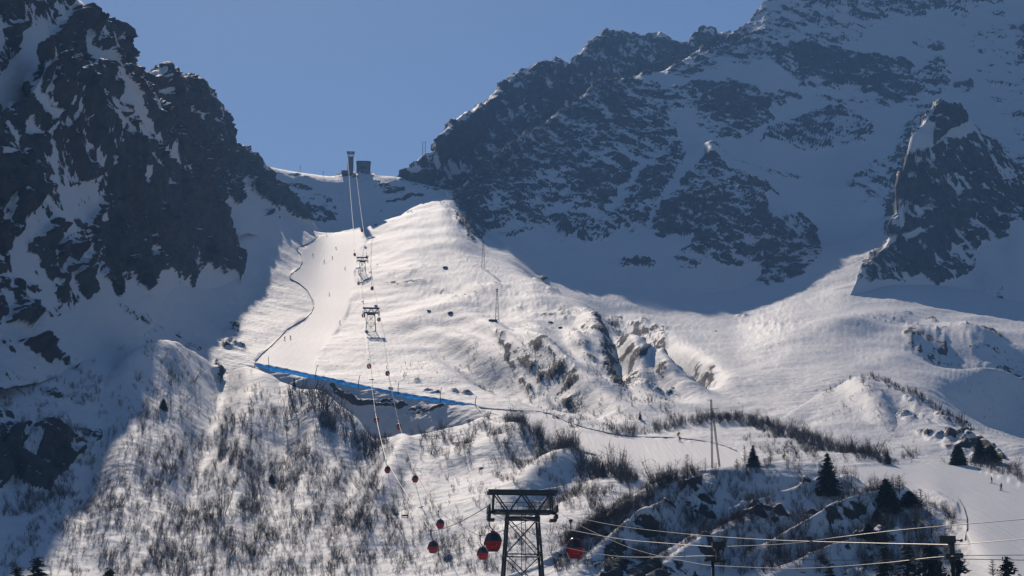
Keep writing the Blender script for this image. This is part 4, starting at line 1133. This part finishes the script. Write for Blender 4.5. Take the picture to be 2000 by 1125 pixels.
# ------------------------------------------------------------------ skiers
def make_person():
    t = thing('person', (0, 0, 0), 0, 'x', 'person', 'skiers on the slopes')
    sk = [(0,0,.95),(0,.02,1.15),(0,.04,1.38),(0,.06,1.52),(0,.08,1.66),(0,.08,1.76),
          (.11,0,.90),(.14,-.14,.52),(.13,.02,.12),(.13,-.12,.06),(-.11,0,.90),(-.14,-.14,.52),(-.13,.02,.12),(-.13,-.12,.06),
          (.20,.04,1.40),(.32,-.06,1.16),(.30,-.28,1.06),(-.20,.04,1.40),(-.32,-.06,1.16),(-.30,-.28,1.06)]
    ed = [(0,1),(1,2),(2,3),(3,4),(4,5),(0,6),(6,7),(7,8),(8,9),(0,10),(10,11),(11,12),(12,13),(2,14),(14,15),(15,16),(2,17),(17,18),(18,19)]
    rad = [.17,.16,.19,.07,.11,.10,.12,.085,.065,.05,.12,.085,.065,.05,.09,.065,.045,.09,.065,.045]
    me = bpy.data.meshes.new('body'); me.from_pydata(sk, ed, [])
    o = bpy.data.objects.new('body', me); o.parent = t; col.objects.link(o); me.materials.append(MAT['dark_cloth'])
    o.modifiers.new('skin', 'SKIN')
    if not me.skin_vertices: bpy.context.view_layer.objects.active = o
    for i, v in enumerate(me.skin_vertices[0].data): v.radius = (rad[i], rad[i]); v.use_root = (i == 0)
    sub = o.modifiers.new('sub', 'SUBSURF'); sub.levels = 1; sub.render_levels = 1
    h = MB(); 
    for k in range(4):
        a0, a1 = k * math.pi / 8, (k + 1) * math.pi / 8
        h.tube((0, .08, 1.72 + .13 * math.sin(a0)), (0, .08, 1.72 + .13 * math.sin(a1)), .13 * math.cos(a0), .13 * math.cos(a1) + .002, n=10)
    h.build('helmet', 'dark_trim', t, True)
    for sx in (-1, 1):
        MB().box((sx * .13, -.1, .02), (.09, 1.7, .03)).build('ski', 'dark_trim', t)
        MB().tube((sx * .30, -.28, 1.06), (sx * .42, .25, .02), .02, n=5).build('ski_pole', 'steel', t)
    return t
PR = make_person()
PEOPLE = [
 (556,664,'skier in dark clothing on the lower piste near its left edge'),(567,662,'second smaller skier right beside the one near the left edge'),
 (664,632,'skier on the right side of the piste below the last bend'),(643,577,'skier in the middle of the piste at the narrow bend'),
 (611,500,'skier at the left edge near the top of the lit piste'),(649,505,'skier on the upper piste just right of the slope centre'),
 (633,513,'skier on the upper piste slightly below two others'),(656,486,'highest skier in the middle of the lit piste'),
 (674,526,'skier low on the upper piste near the lift line'),(638,461,'skier at the crest where the piste comes over'),
 (795,415,'leftmost of the small group standing on the lit ridge'),(798,415,'person in the middle left of the group on the lit ridge'),(801,414,'person in the middle right of the group on the lit ridge'),(804,414,'rightmost of the small group standing on the lit ridge'),
 (1956,958,'skier on the right hand piste, lower of two'),(1937,944,'skier on the right hand piste, upper of two'),(1555,893,'person standing beside the yellow padding at the piste edge'),(1328,863,'person on the lower piste beneath the yellow snow gun'),
]
for i, (px_, py_, lab) in enumerate(PEOPLE):
    h = hit(px_, py_)
    o = PR if i == 0 else copy_tree(PR)
    o['label'] = lab; o.location = h; o.rotation_euler = (0, 0, R([0, 40, -50, 90, 20, 160][i % 6])); 
    sc = 1.0 if h.y < 700 else 1.15
    o.scale = (sc, sc, sc)
for px_, py_, lab in ((1325, 853, 'yellow snow gun standing above the lower piste'), (1531, 897, 'low yellow padded snow gun by the knoll edge')):
    h = hit(px_, py_)
    t = thing('snow_gun', h, R(30), lab, 'snow gun')
    m = MB()
    for a in (0, 120, 240): m.tube((0, 0, .5), (.6 * math.cos(R(a)), .6 * math.sin(R(a)), -.1), .06, n=5)
    m.build('stand', 'steel', t)
    MB().tube((0, .35, .95), (0, -.45, 1.1), .38, .44, n=12).build('barrel', 'yellow_padding', t)
    MB().box((0, .1, .62), (.5, .5, .35)).build('motor_box', 'yellow_padding', t)

# ------------------------------------------------------------------ boulders
def boulder_mesh(seed, flat=.6):
    r_ = random.Random(seed)
    bm = bmesh.new(); bmesh.ops.create_icosphere(bm, subdivisions=3, radius=1)
    V = np.array([v.co[:] for v in bm.verts])
    d = 1 + fbm(V, .9, 4, .55, seed * 3.1) * .35
    for v, k in zip(bm.verts, d): v.co = Vector((v.co.x * k, v.co.y * k * .8, v.co.z * k * flat))
    me = bpy.data.meshes.new('boulder'); bm.to_mesh(me); bm.free(); me.materials.append(MAT['boulder_rock'])
    return me
BM = [boulder_mesh(i) for i in range(4)]
for i, (px_, py_, w_, lab) in enumerate([(461,637,13,'big dark boulder at the left shadow edge'),(452,630,6,'small boulder just above the big one at the left shadow edge'),(1443,788,5,'small round boulder on the open valley snow'),
    (525,416,12,'dark boulder on the lit shoulder under the left rocks'),(546,425,8,'boulder just right of the one on the lit shoulder'),(1060,545,10,'dark flat boulder on the shaded bowl behind the hummock'),
    (870,524,15,'flat dark rock poking out high on the hummock'),(1090,740,10,'rock on the shaded hummock flank'),(838,608,10,'low rock on the hummock left of the mast'),(880,612,14,'low rocks on the sunny hummock face'),
    (1075,631,12,'dark rock on the hummock crest'),(1095,641,11,'dark rock just below the hummock crest'),(940,915,9,'dark rock at the top of the stream cut'),(744,412,5,'small rock beside the lit ridge crest'),
    (1520,672,5,'small stone on the open right hand snowfield'),(1398,647,6,'small stone under the shadow edge of the bowl'),(734,440,8,'snowy rock on the crest right of the lift ropes')]):
    h = hit(px_, py_); s = w_ * h.y / FPX / 2
    o = bpy.data.objects.new('boulder', BM[i % 4]); col.objects.link(o)
    o.location = h + Vector((0, 0, s * .1)); o.scale = (s, s * .9, s * .75); o.rotation_euler = (0, 0, i * 1.3)
    tag(o, lab, 'boulder', 'boulders poking out of the snow')

# ------------------------------------------------------------------ trees
def tri_mesh(name, V, F, mat, parent=None):
    me = bpy.data.meshes.new(name)
    V = np.asarray(V, np.float32); F = np.asarray(F, np.int32)
    me.vertices.add(len(V)); me.vertices.foreach_set('co', V.ravel())
    me.loops.add(F.size); me.loops.foreach_set('vertex_index', F.ravel())
    me.polygons.add(len(F)); me.polygons.foreach_set('loop_start', np.arange(len(F), dtype=np.int32) * F.shape[1]); me.polygons.foreach_set('loop_total', np.full(len(F), F.shape[1], np.int32))
    me.update(calc_edges=True)
    me.materials.append(MAT[mat])
    o = bpy.data.objects.new(name, me)
    if parent: o.parent = parent
    col.objects.link(o)
    return o
def conifer(h, w, seed, mat='needles', dens=1.0, top_pow=.8):
    """crown of branch sprays; returns V,F"""
    g = np.random.default_rng(seed)
    V, F = [], []
    z = .06 * h
    while z < h * .985:
        t = z / h
        R_ = w / 2 * (1 - t) ** top_pow * (1 if t > .12 else .75 + 2 * t)
        nb = max(4, int((9 + 9 * (1 - t)) * dens))
        for k in range(nb):
            a = g.uniform(0, 2 * math.pi); L = R_ * g.uniform(.62, 1.12) + .04 * w
            ca, sa = math.cos(a), math.sin(a)
            ns = max(3, int(L / (.30)))
            ns = min(ns, 9)
            zz = z + g.normal() * .02 * h
            for j in range(ns):
                u = (j + .5 + g.uniform(-.3, .3)) / ns
                rr = L * u; dz = L * (.10 * u - .42 * u * u)
                sz = (.22 + .30 * (1 - u)) * min(L, 1.6) * .8 + .08
                c = np.array([ca * rr, sa * rr, zz + dz])
                for q in range(2):
                    d1 = g.normal(size=3); d1[2] *= .45; d1 += np.array([ca, sa, -.15]) * .9; d1 /= np.linalg.norm(d1)
                    d2 = np.cross(d1, g.normal(size=3)); d2 /= np.linalg.norm(d2) + 1e-6
                    b = len(V)
                    V += [c - d1 * sz * .7 - d2 * sz * .35, c - d1 * sz * .2 + d2 * sz * .4, c + d1 * sz]
                    F.append((b, b + 1, b + 2))
        z += h * (.020 if dens >= 1 else .034) + .05
    return np.array(V), np.array(F)
def taper_trunk(m, h, r): m.path([(0, 0, -.6), (.01, 0, h * .3), (-.02, .02, h * .65), (0, 0, h)], [r, r * .75, r * .4, r * .08], 7)
CONPROTO = {}
for key, (h, w, seed, dens, tp) in {'tall': (10, 4.2, 1, 1.0, .8), 'broad': (8, 5.6, 2, 1.15, .6), 'small': (5, 2.4, 3, .6, .75), 'slim': (10, 3.2, 4, .9, .9)}.items():
    t = thing('conifer', (0, -500, 0), 0)
    m = MB(); taper_trunk(m, h * .97, .16); m.build('trunk', 'bark', t, True)
    V, F = conifer(h, w, seed, dens=dens, top_pow=tp); tri_mesh('crown', V, F, 'needles', t)
    CONPROTO[key] = [t, h, w, False]
def put_conifer(key, px_, ytop, wpx, lab, Y=None, base=None):
    pr = CONPROTO[key]
    if Y is None:
        hb = hit(px_, base); Y = hb.y; zb = hb.z
    top = P(px_, ytop, Y)
    if base is None: zb = gz(top.x, top.y)
    H = top.z - zb
    if not pr[3]: o = pr[0]; pr[3] = True
    else: o = copy_tree(pr[0])
    o.location = (top.x, top.y, zb - .1)
    sw = 1.22 * wpx * Y / FPX / pr[2]
    o.scale = (sw, sw, H / pr[1]); o.rotation_euler = (0, 0, px_ * .7)
    tag(o, lab, 'conifer', 'conifers on the lower slopes')
for a in [
 ('tall', 1615, 882, 50, 'largest dark conifer, alone on the knoll left of the right piste', None, 968),
 ('broad', 1730, 934, 50, 'broad dark conifer at the left edge of the right piste', None, 1000),
 ('broad', 1775, 958, 46, 'low spreading conifer touching the broad one on its right', None, 990),
 ('broad', 1712, 995, 26, 'bushy dark conifer low in front of the broad one', None, 1022),
 ('broad', 1695, 1022, 30, 'dark bushy conifer just above the crossing ropes by the lattice mast', None, 1050),
 ('tall', 1177, 900, 17, 'small conifer above the shaded hollow left of the knoll', None, 932),
 ('broad', 531, 925, 14, 'little round dark conifer alone among the left bushes', None, 945),
 ('small', 575, 737, 9, 'tiny conifer on top of the bushy knob under the net', None, 757),
 ('broad', 320, 778, 18, 'dark bushy conifer on the left bushy slope', None, 802),
 ('small', 1250, 802, 9, 'small conifer on the snow above the lower piste', None, 820),
 ('small', 1500, 812, 12, 'small conifer at the top of the dark bushy bank', None, 830),
 ('tall', 1470, 868, 26, 'medium conifer beside the lower piste, right of the tall mast', None, 912),
 ('small', 1664, 858, 14, 'small conifer on the bushy bank, leftmost of three', None, 882),
 ('small', 1685, 868, 12, 'small conifer on the bushy bank, middle of three', None, 886),
 ('small', 1733, 880, 14, 'small conifer on the bushy bank, rightmost of three', None, 906),
 ('broad', 1870, 866, 34, 'dark conifer behind the right piste, left of the pair', None, 908),
 ('tall', 1912, 852, 34, 'dark conifer behind the right piste, right of the pair', None, 903),
 ('broad', 1935, 868, 36, 'wide dark conifer right of the pair behind the piste', None, 904),
 ('tall', 75, 1086, 110, 'tallest of the conifer tips at the bottom left edge', 350, None),
 ('tall', 34, 1103, 90, 'leftmost conifer tip at the bottom edge', 352, None),
 ('tall', 215, 1107, 120, 'conifer tip at the bottom edge right of the two left ones', 352, None),
 ('slim', 1725, 1061, 105, 'slim conifer at the bottom edge just right of the lattice mast', 330, None),
 ('slim', 1771, 1057, 110, 'slim pointed conifer at the bottom edge, second from the lattice mast', 325, None),
 ('broad', 1815, 1060, 130, 'broad dark conifer at the bottom edge left of the thick pylon', 300, None),
 ('tall', 1870, 1078, 150, 'wide dark conifer at the bottom edge behind the thick pylon', 270, None),
 ('tall', 1966, 1082, 150, 'conifer at the bottom right corner on the piste edge', 260, None),
 ('broad', 1212, 1090, 46, 'dark bushy conifer right of the right hand cabin', 385, None),
 ('slim', 1620, 1098, 110, 'dark conifer tip at the bottom edge left of the lattice mast', 330, None),
]: put_conifer(a[0], a[1], a[2], a[3], a[4], Y=a[5], base=a[6])

def bare_tree(h, w, seed, nb=60, thick=1.0, upright=.5):
    """leafless larch or birch: trunk + limbs + twigs as thin prisms; returns V,F for limbs"""
    g = np.random.default_rng(seed)
    V, F = [], []
    def stick(a, b, r1, r2):
        d = b - a; L = np.linalg.norm(d) + 1e-9; d = d / L
        u = np.cross(d, [0.3, .9, .2]); u /= np.linalg.norm(u) + 1e-9; v = np.cross(d, u)
        i = len(V)
        for p, r in ((a, r1), (b, r2)):
            for k in range(3):
                t = 2.094 * k; V.append(p + (u * math.cos(t) + v * math.sin(t)) * r)
        for k in range(3):
            k2 = (k + 1) % 3
            F.append((i+k, i+k2, i+3+k2)); F.append((i+k, i+3+k2, i+3+k))
    for b_ in range(nb):
        t = g.uniform(.12, .97); z = h * t; a = g.uniform(0, 6.283)
        L = w / 2 * (1.05 - t) ** .6 * g.uniform(.6, 1.1)
        d = np.array([math.cos(a), math.sin(a), upright * g.uniform(.3, 1.3)]); d /= np.linalg.norm(d)
        p0 = np.array([0, 0, z]); p1 = p0 + d * L * .55; p2 = p1 + (d + np.array([0, 0, .35])) * L * .45
        stick(p0, p1, .035 * thick, .022 * thick); stick(p1, p2, .022 * thick, .008 * thick)
        for q in range(5):
            f = g.uniform(.25, 1); s_ = p0 + d * L * f
            e = s_ + (g.normal(size=3) * .5 + d * .6 + np.array([0, 0, .3])) * L * .28
            stick(s_, e, .012 * thick, .004 * thick)
    return np.array(V), np.array(F)
LP = []
for seed, (h, w, up) in enumerate([(8, 3.2, .1), (7, 4.0, .8)]):
    t = thing('bare_tree', (0, -500, 0), 0)
    m = MB(); taper_trunk(m, h, .12); m.build('trunk', 'bark', t, True)
    V, F = bare_tree(h, w, 50 + seed, 90, 1.5, up); tri_mesh('limbs', V, F, 'twigs', t)
    LP.append([t, h, w, False])
for k, px_, ytop, base, wpx, lab in [
 (0,1343,885,935,26,'bare larch on the crest of the knoll beneath the lower piste'),(0,1378,893,918,12,'thin bare larch left of the tall mast foot'),
 (1,1440,896,918,22,'low bare tree right of the tall mast foot'),(1,1455,870,908,22,'bare tree touching the medium conifer on its left'),
 (1,1505,880,906,26,'bare tree right of the medium conifer'),(0,1310,910,945,20,'bare larch left of the larch on the knoll crest'),
 (1,1757,928,965,34,'bare round-crowned tree behind the low spreading conifer'),(1,1800,955,1000,40,'bare tree right of the low spreading conifer'),
 (0,1213,758,778,14,'bare larch under the rocky hummock foot'),(0,1266,768,790,12,'bare larch on the snow right of the hummock foot'),
 (1,1686,730,752,20,'bare bush tree standing on the right hand ridge crest'),(0,1290,782,800,12,'thin bare larch right of the hummock foot'),
 (1,1940,1092,1130,34,'bare tree beside the corner conifer at the bottom right'),(1,1680,960,1000,36,'bare tree between the largest conifer and the broad one'),
 (1,1790,985,1050,44,'bare birch on the shaded bank left of the right piste'),(1,1820,1000,1050,40,'bare birch nearest the left edge of the right piste'),
 (1,490,825,868,26,'bare tree on the bushy slope below the net, left'),(1,560,812,850,26,'bare tree on the bushy slope below the net, middle'),
]:
    pr = LP[k]; hb = hit(px_, base); top = P(px_, ytop, hb.y)
    if not pr[3]: o = pr[0]; pr[3] = True
    else: o = copy_tree(pr[0])
    o.location = hb; sw = wpx * hb.y / FPX / pr[2]; o.scale = (sw, sw, max(1, top.z - hb.z) / pr[1]); o.rotation_euler = (0, 0, px_ * .31)
    tag(o, lab, 'bare tree', 'leafless trees')

# ------------------------------------------------------------------ scrub
def shrub_geo(seed, nst, ntw, r):
    g = np.random.default_rng(seed)
    V, F = [], []
    def stick(a, b, r1, r2):
        d = b - a; d = d / (np.linalg.norm(d) + 1e-9)
        u = np.cross(d, [.3, .9, .2]); u /= np.linalg.norm(u) + 1e-9; v = np.cross(d, u)
        i = len(V)
        for p, rr in ((a, r1), (b, r2)):
            for k in range(3): V.append(p + (u * math.cos(2.094 * k) + v * math.sin(2.094 * k)) * rr)
        for k in range(3):
            k2 = (k + 1) % 3; F.append((i+k, i+k2, i+3+k2)); F.append((i+k, i+3+k2, i+3+k))
    for s in range(nst):
        a = g.uniform(0, 6.283); tl = g.uniform(.05, .6) ** 1.1
        p0 = np.array([math.cos(a) * .06, math.sin(a) * .06, -.05])
        p1 = p0 + np.array([math.cos(a) * tl * .45, math.sin(a) * tl * .45, g.uniform(.35, .5)])
        p2 = p1 + np.array([math.cos(a) * tl * .22, math.sin(a) * tl * .22, g.uniform(.3, .55)])
        stick(p0, p1, r, r * .7); stick(p1, p2, r * .7, r * .25)
        for q in range(ntw):
            f = g.uniform(0, 1); b = p1 + (p2 - p1) * f if g.random() < .6 else p0 + (p1 - p0) * (.4 + .6 * f)
            e = b + np.array([g.normal() * .16, g.normal() * .16, abs(g.normal()) * .16 + .06])
            i = len(V); wv = g.normal(size=3) * r * .45
            V.extend([b - wv, b + wv, e]); F.append((i, i+1, i+2))
    return np.array(V), np.array(F)
def on_layer(name, px, py):
    g, xs, pyr = SURF_BY[name]
    j = np.clip(np.searchsorted(xs, px), 0, len(xs) - 1)
    i = np.argmin(np.abs(pyr[:, j] - py[None, :]), axis=0)
    return g[i, j]
def sample(poly, n, clump=30, thr=0.0, seed=0):
    q = np.array(poly, float); g = np.random.default_rng(seed)
    out = np.zeros((0, 2)); c = 0
    while len(out) < n and c < 40:
        c += 1
        p = g.uniform(q.min(0), q.max(0), size=(n * 4, 2))
        m = inside(p[:, 0], p[:, 1], poly)
        p = p[m]
        z = np.concatenate([p * np.array([1.0, .8]), np.full((len(p), 1), seed * 1.7)], 1)
        d = fbm(z, clump, 3, .6)
        p = p[d + g.normal(size=len(d)) * .25 > thr]
        out = np.vstack([out, p])
    return out[:n]
SCRUB = [ # layer, outline, count, height m, clump size px, threshold
 ('lower_hill', [(285,672),(345,675),(430,722),(560,760),(600,770),(700,825),(760,860),(740,1000),(700,1125),(200,1125),(150,960),(235,850)], 3000, 3.0, 34, .0),
 ('lower_hill', [(300,690),(420,760),(520,900),(500,1100),(320,1100),(260,900)], 900, 3.4, 30, .1),
 ('lower_hill', [(0,1060),(160,960),(230,1000),(700,1000),(900,1040),(1080,1040),(1080,1125),(0,1125)], 1900, 2.2, 40, .0),
 ('lower_hill', [(440,760),(580,760),(700,830),(760,870),(800,1000),(760,1060),(500,1000),(420,880)], 1500, 3.2, 30, .12),
 ('lower_hill', [(800,862),(860,838),(980,816),(1060,866),(1180,920),(1250,935),(1180,1000),(1080,1000),(960,930),(820,900)], 1500, 3.0, 30, .0),
 ('lower_hill', [(985,822),(1060,862),(1150,905),(1250,935),(1230,950),(1140,925),(1040,885),(985,850)], 500, 3.4, 24, -.2),
 ('lower_hill', [(560,758),(640,785),(700,820),(760,858),(740,880),(640,850),(560,800)], 420, 3.2, 20, -.5),
 ('lower_hill', [(60,1000),(700,960),(960,1020),(1060,1060),(1060,1125),(0,1125)], 1500, 1.5, 14, .0),
 ('lower_hill', [(290,680),(560,770),(740,870),(720,1000),(150,1000)], 1500, 1.5, 14, .0),
 ('lower_hill', [(740,900),(960,940),(1000,1000),(960,1110),(760,1080)], 380, 2.4, 30, .1),
 ('lower_hill', [(0,750),(240,760),(235,840),(150,960),(60,1010),(0,1010)], 1100, 2.8, 34, .0),
 ('main_slope', [(0,650),(80,640),(160,720),(230,760),(200,790),(0,780)], 300, 2.2, 34, .1),
 ('main_slope', [(190,600),(290,610),(420,690),(410,705),(300,660),(200,640)], 150, 1.2, 20, .1),
 ('main_slope', [(1190,838),(1290,826),(1380,812),(1440,812),(1500,824),(1570,848),(1640,870),(1740,900),(1735,912),(1650,890),(1560,868),(1500,845),(1440,826),(1380,826),(1300,838),(1200,848)], 1100, 2.6, 30, -.6),
 ('main_slope', [(1480,840),(1640,880),(1720,905),(1620,905),(1500,890),(1440,860)], 420, 2.2, 26, .0),
 ('main_slope', [(1640,870),(1800,880),(1850,905),(1720,908)], 180, 1.8, 26, .0),
 ('main_slope', [(1050,800),(1200,820),(1200,845),(1120,835),(1060,812)], 260, 1.6, 20, .0),
 ('main_slope', [(860,680),(1000,670),(1140,700),(1300,760),(1330,820),(1150,810),(940,760)], 900, 1.7, 24, .12),
 ('main_slope', [(730,700),(830,700),(860,740),(800,760),(720,735)], 70, 1.6, 24, .1),
 ('main_slope', [(980,640),(1100,640),(1300,720),(1360,750),(1200,700)], 120, 1.4, 24, .1),
 ('right_rise', [(1600,760),(1640,738),(1700,733),(1790,765),(1720,800),(1600,830)], 220, 1.8, 24, .05),
 ('right_rise', [(1690,737),(1730,741),(1790,767),(1870,818),(1960,875),(2000,905),(2000,920),(1940,880),(1860,828),(1780,780),(1720,752)], 420, 2.0, 30, -.6),
 ('right_rise', [(1700,800),(1800,800),(1980,900),(1850,905),(1700,880)], 260, 1.8, 26, .05),
 ('main_slope', [(1895,905),(1930,898),(1990,912),(2000,950),(1960,935),(1910,920)], 160, 2.0, 26, -.3),
 ('main_slope', [(1800,640),(2000,680),(2000,820),(1880,780)], 150, 1.6, 26, .1),
 ('foreground_knoll', [(1080,1095),(1180,1018),(1300,944),(1360,930),(1440,912),(1600,900),(1700,945),(1860,1000),(1880,1125),(1080,1125)], 3200, 3.2, 26, -.05),
 ('foreground_knoll', [(1075,1085),(1180,1014),(1250,966),(1300,938),(1310,950),(1260,990),(1190,1030),(1100,1092)], 700, 2.6, 30, -.5),
 ('foreground_knoll', [(1300,936),(1360,920),(1360,930),(1300,950)], 80, 2.4, 30, -.5),
 ('foreground_knoll', [(1640,945),(1820,1000),(1850,1030),(1840,1090),(1700,1090)], 350, 2.4, 30, -.1),
]
NG = shrub_geo
near_protos = [NG(100 + i, 6 + i, 9, .008) for i in range(8)]
far_protos = [NG(200 + i, 7, 5, .017) for i in range(6)]
VV, FF, base_i = [], [], 0
singles = []
for si, (ly, poly, n, h, cl, th) in enumerate(SCRUB):
    s2 = sample(poly, int(n * (.85 if th > -.15 else .95)), cl, th + .08 if th > -.15 else th, si + 1)
    h *= .50 if th > -.15 else .72
    if not len(s2): continue
    pos = on_layer(ly, s2[:, 0], s2[:, 1])
    hs = h * np.exp(rng.normal(size=len(pos)) * .45)
    for i, (p, hh) in enumerate(zip(pos, hs)):
        if p[1] < 480 and hh > 1.75 and len(singles) < 220: singles.append((p, hh)); hs[i] = 0
    for k, pr in enumerate(near_protos if pos[:, 1].mean() < 640 else far_protos):
        nk = len(near_protos if pos[:, 1].mean() < 640 else far_protos)
        sel = (np.arange(len(pos)) % nk == k) & (hs > 0)
        if not sel.any(): continue
        pv, pf = pr
        P_, H_ = pos[sel], hs[sel]
        a = rng.uniform(0, 6.283, len(P_)); ca, sa = np.cos(a), np.sin(a)
        wd = H_ * rng.uniform(.8, 1.3, len(P_))
        X = (pv[None, :, 0] * ca[:, None] - pv[None, :, 1] * sa[:, None]) * wd[:, None]
        Yv = (pv[None, :, 0] * sa[:, None] + pv[None, :, 1] * ca[:, None]) * wd[:, None]
        Z = pv[None, :, 2] * H_[:, None]
        X = X + Z * rng.normal(size=(len(P_), 1)) * .22
        W = np.stack([X, Yv, Z], -1) + P_[:, None, :]
        VV.append(W.reshape(-1, 3))
        FF.append((pf[None] + (np.arange(len(P_)) * len(pv))[:, None, None]).reshape(-1, 3) + base_i)
        base_i += len(P_) * len(pv)
o = tri_mesh('scrub', np.concatenate(VV), np.concatenate(FF), 'twigs')
tag(o, 'leafless alder and birch scrub scattered over the snowy lower slopes', 'scrub', kind='stuff')
print('scrub faces', len(o.data.polygons), 'singles', len(singles))
sp = [tri_mesh('bare_shrub', v, f, 'twigs') for v, f in near_protos[:6]]
for i, (p, hh) in enumerate(singles):
    o = sp[i % 6]
    if i >= 6: o = o.copy(); col.objects.link(o)
    o.location = p.tolist(); o.scale = (hh * 1.1, hh * 1.1, hh); o.rotation_euler = (0, 0, i * 2.1)
    tag(o, 'leafless twiggy shrub standing in the snow of the nearest slopes', 'shrub', 'taller leafless shrubs near the bottom')

def haze():
    bm = bmesh.new()
    bmesh.ops.create_cube(bm, size=1)
    for v in bm.verts:
        v.co = (v.co.x * 2 * 3700, -2100 if v.co.y < 0 else 4300, -8 if v.co.z < 0 else HTOP)
    me = bpy.data.meshes.new('haze'); bm.to_mesh(me); bm.free()
    m = bpy.data.materials.new('haze'); m.use_nodes = True
    n = m.node_tree.nodes; n.remove(n['Principled BSDF'])
    v = n.new('ShaderNodeVolumePrincipled')
    v.inputs['Color'].default_value = (.25, .52, 1, 1)
    v.inputs['Density'].default_value = HAZE_DENSITY
    v.inputs['Anisotropy'].default_value = .2
    m.node_tree.links.new(v.outputs[0], n['Material Output'].inputs['Volume'])
    me.materials.append(m)
    o = bpy.data.objects.new('haze', me)
    o['kind'] = 'stuff'
    col.objects.link(o)
HTOP = max(float(g[..., 2].max()) for _, g, _, _ in SURF) + 5
HAZE_DENSITY = .00007
haze()
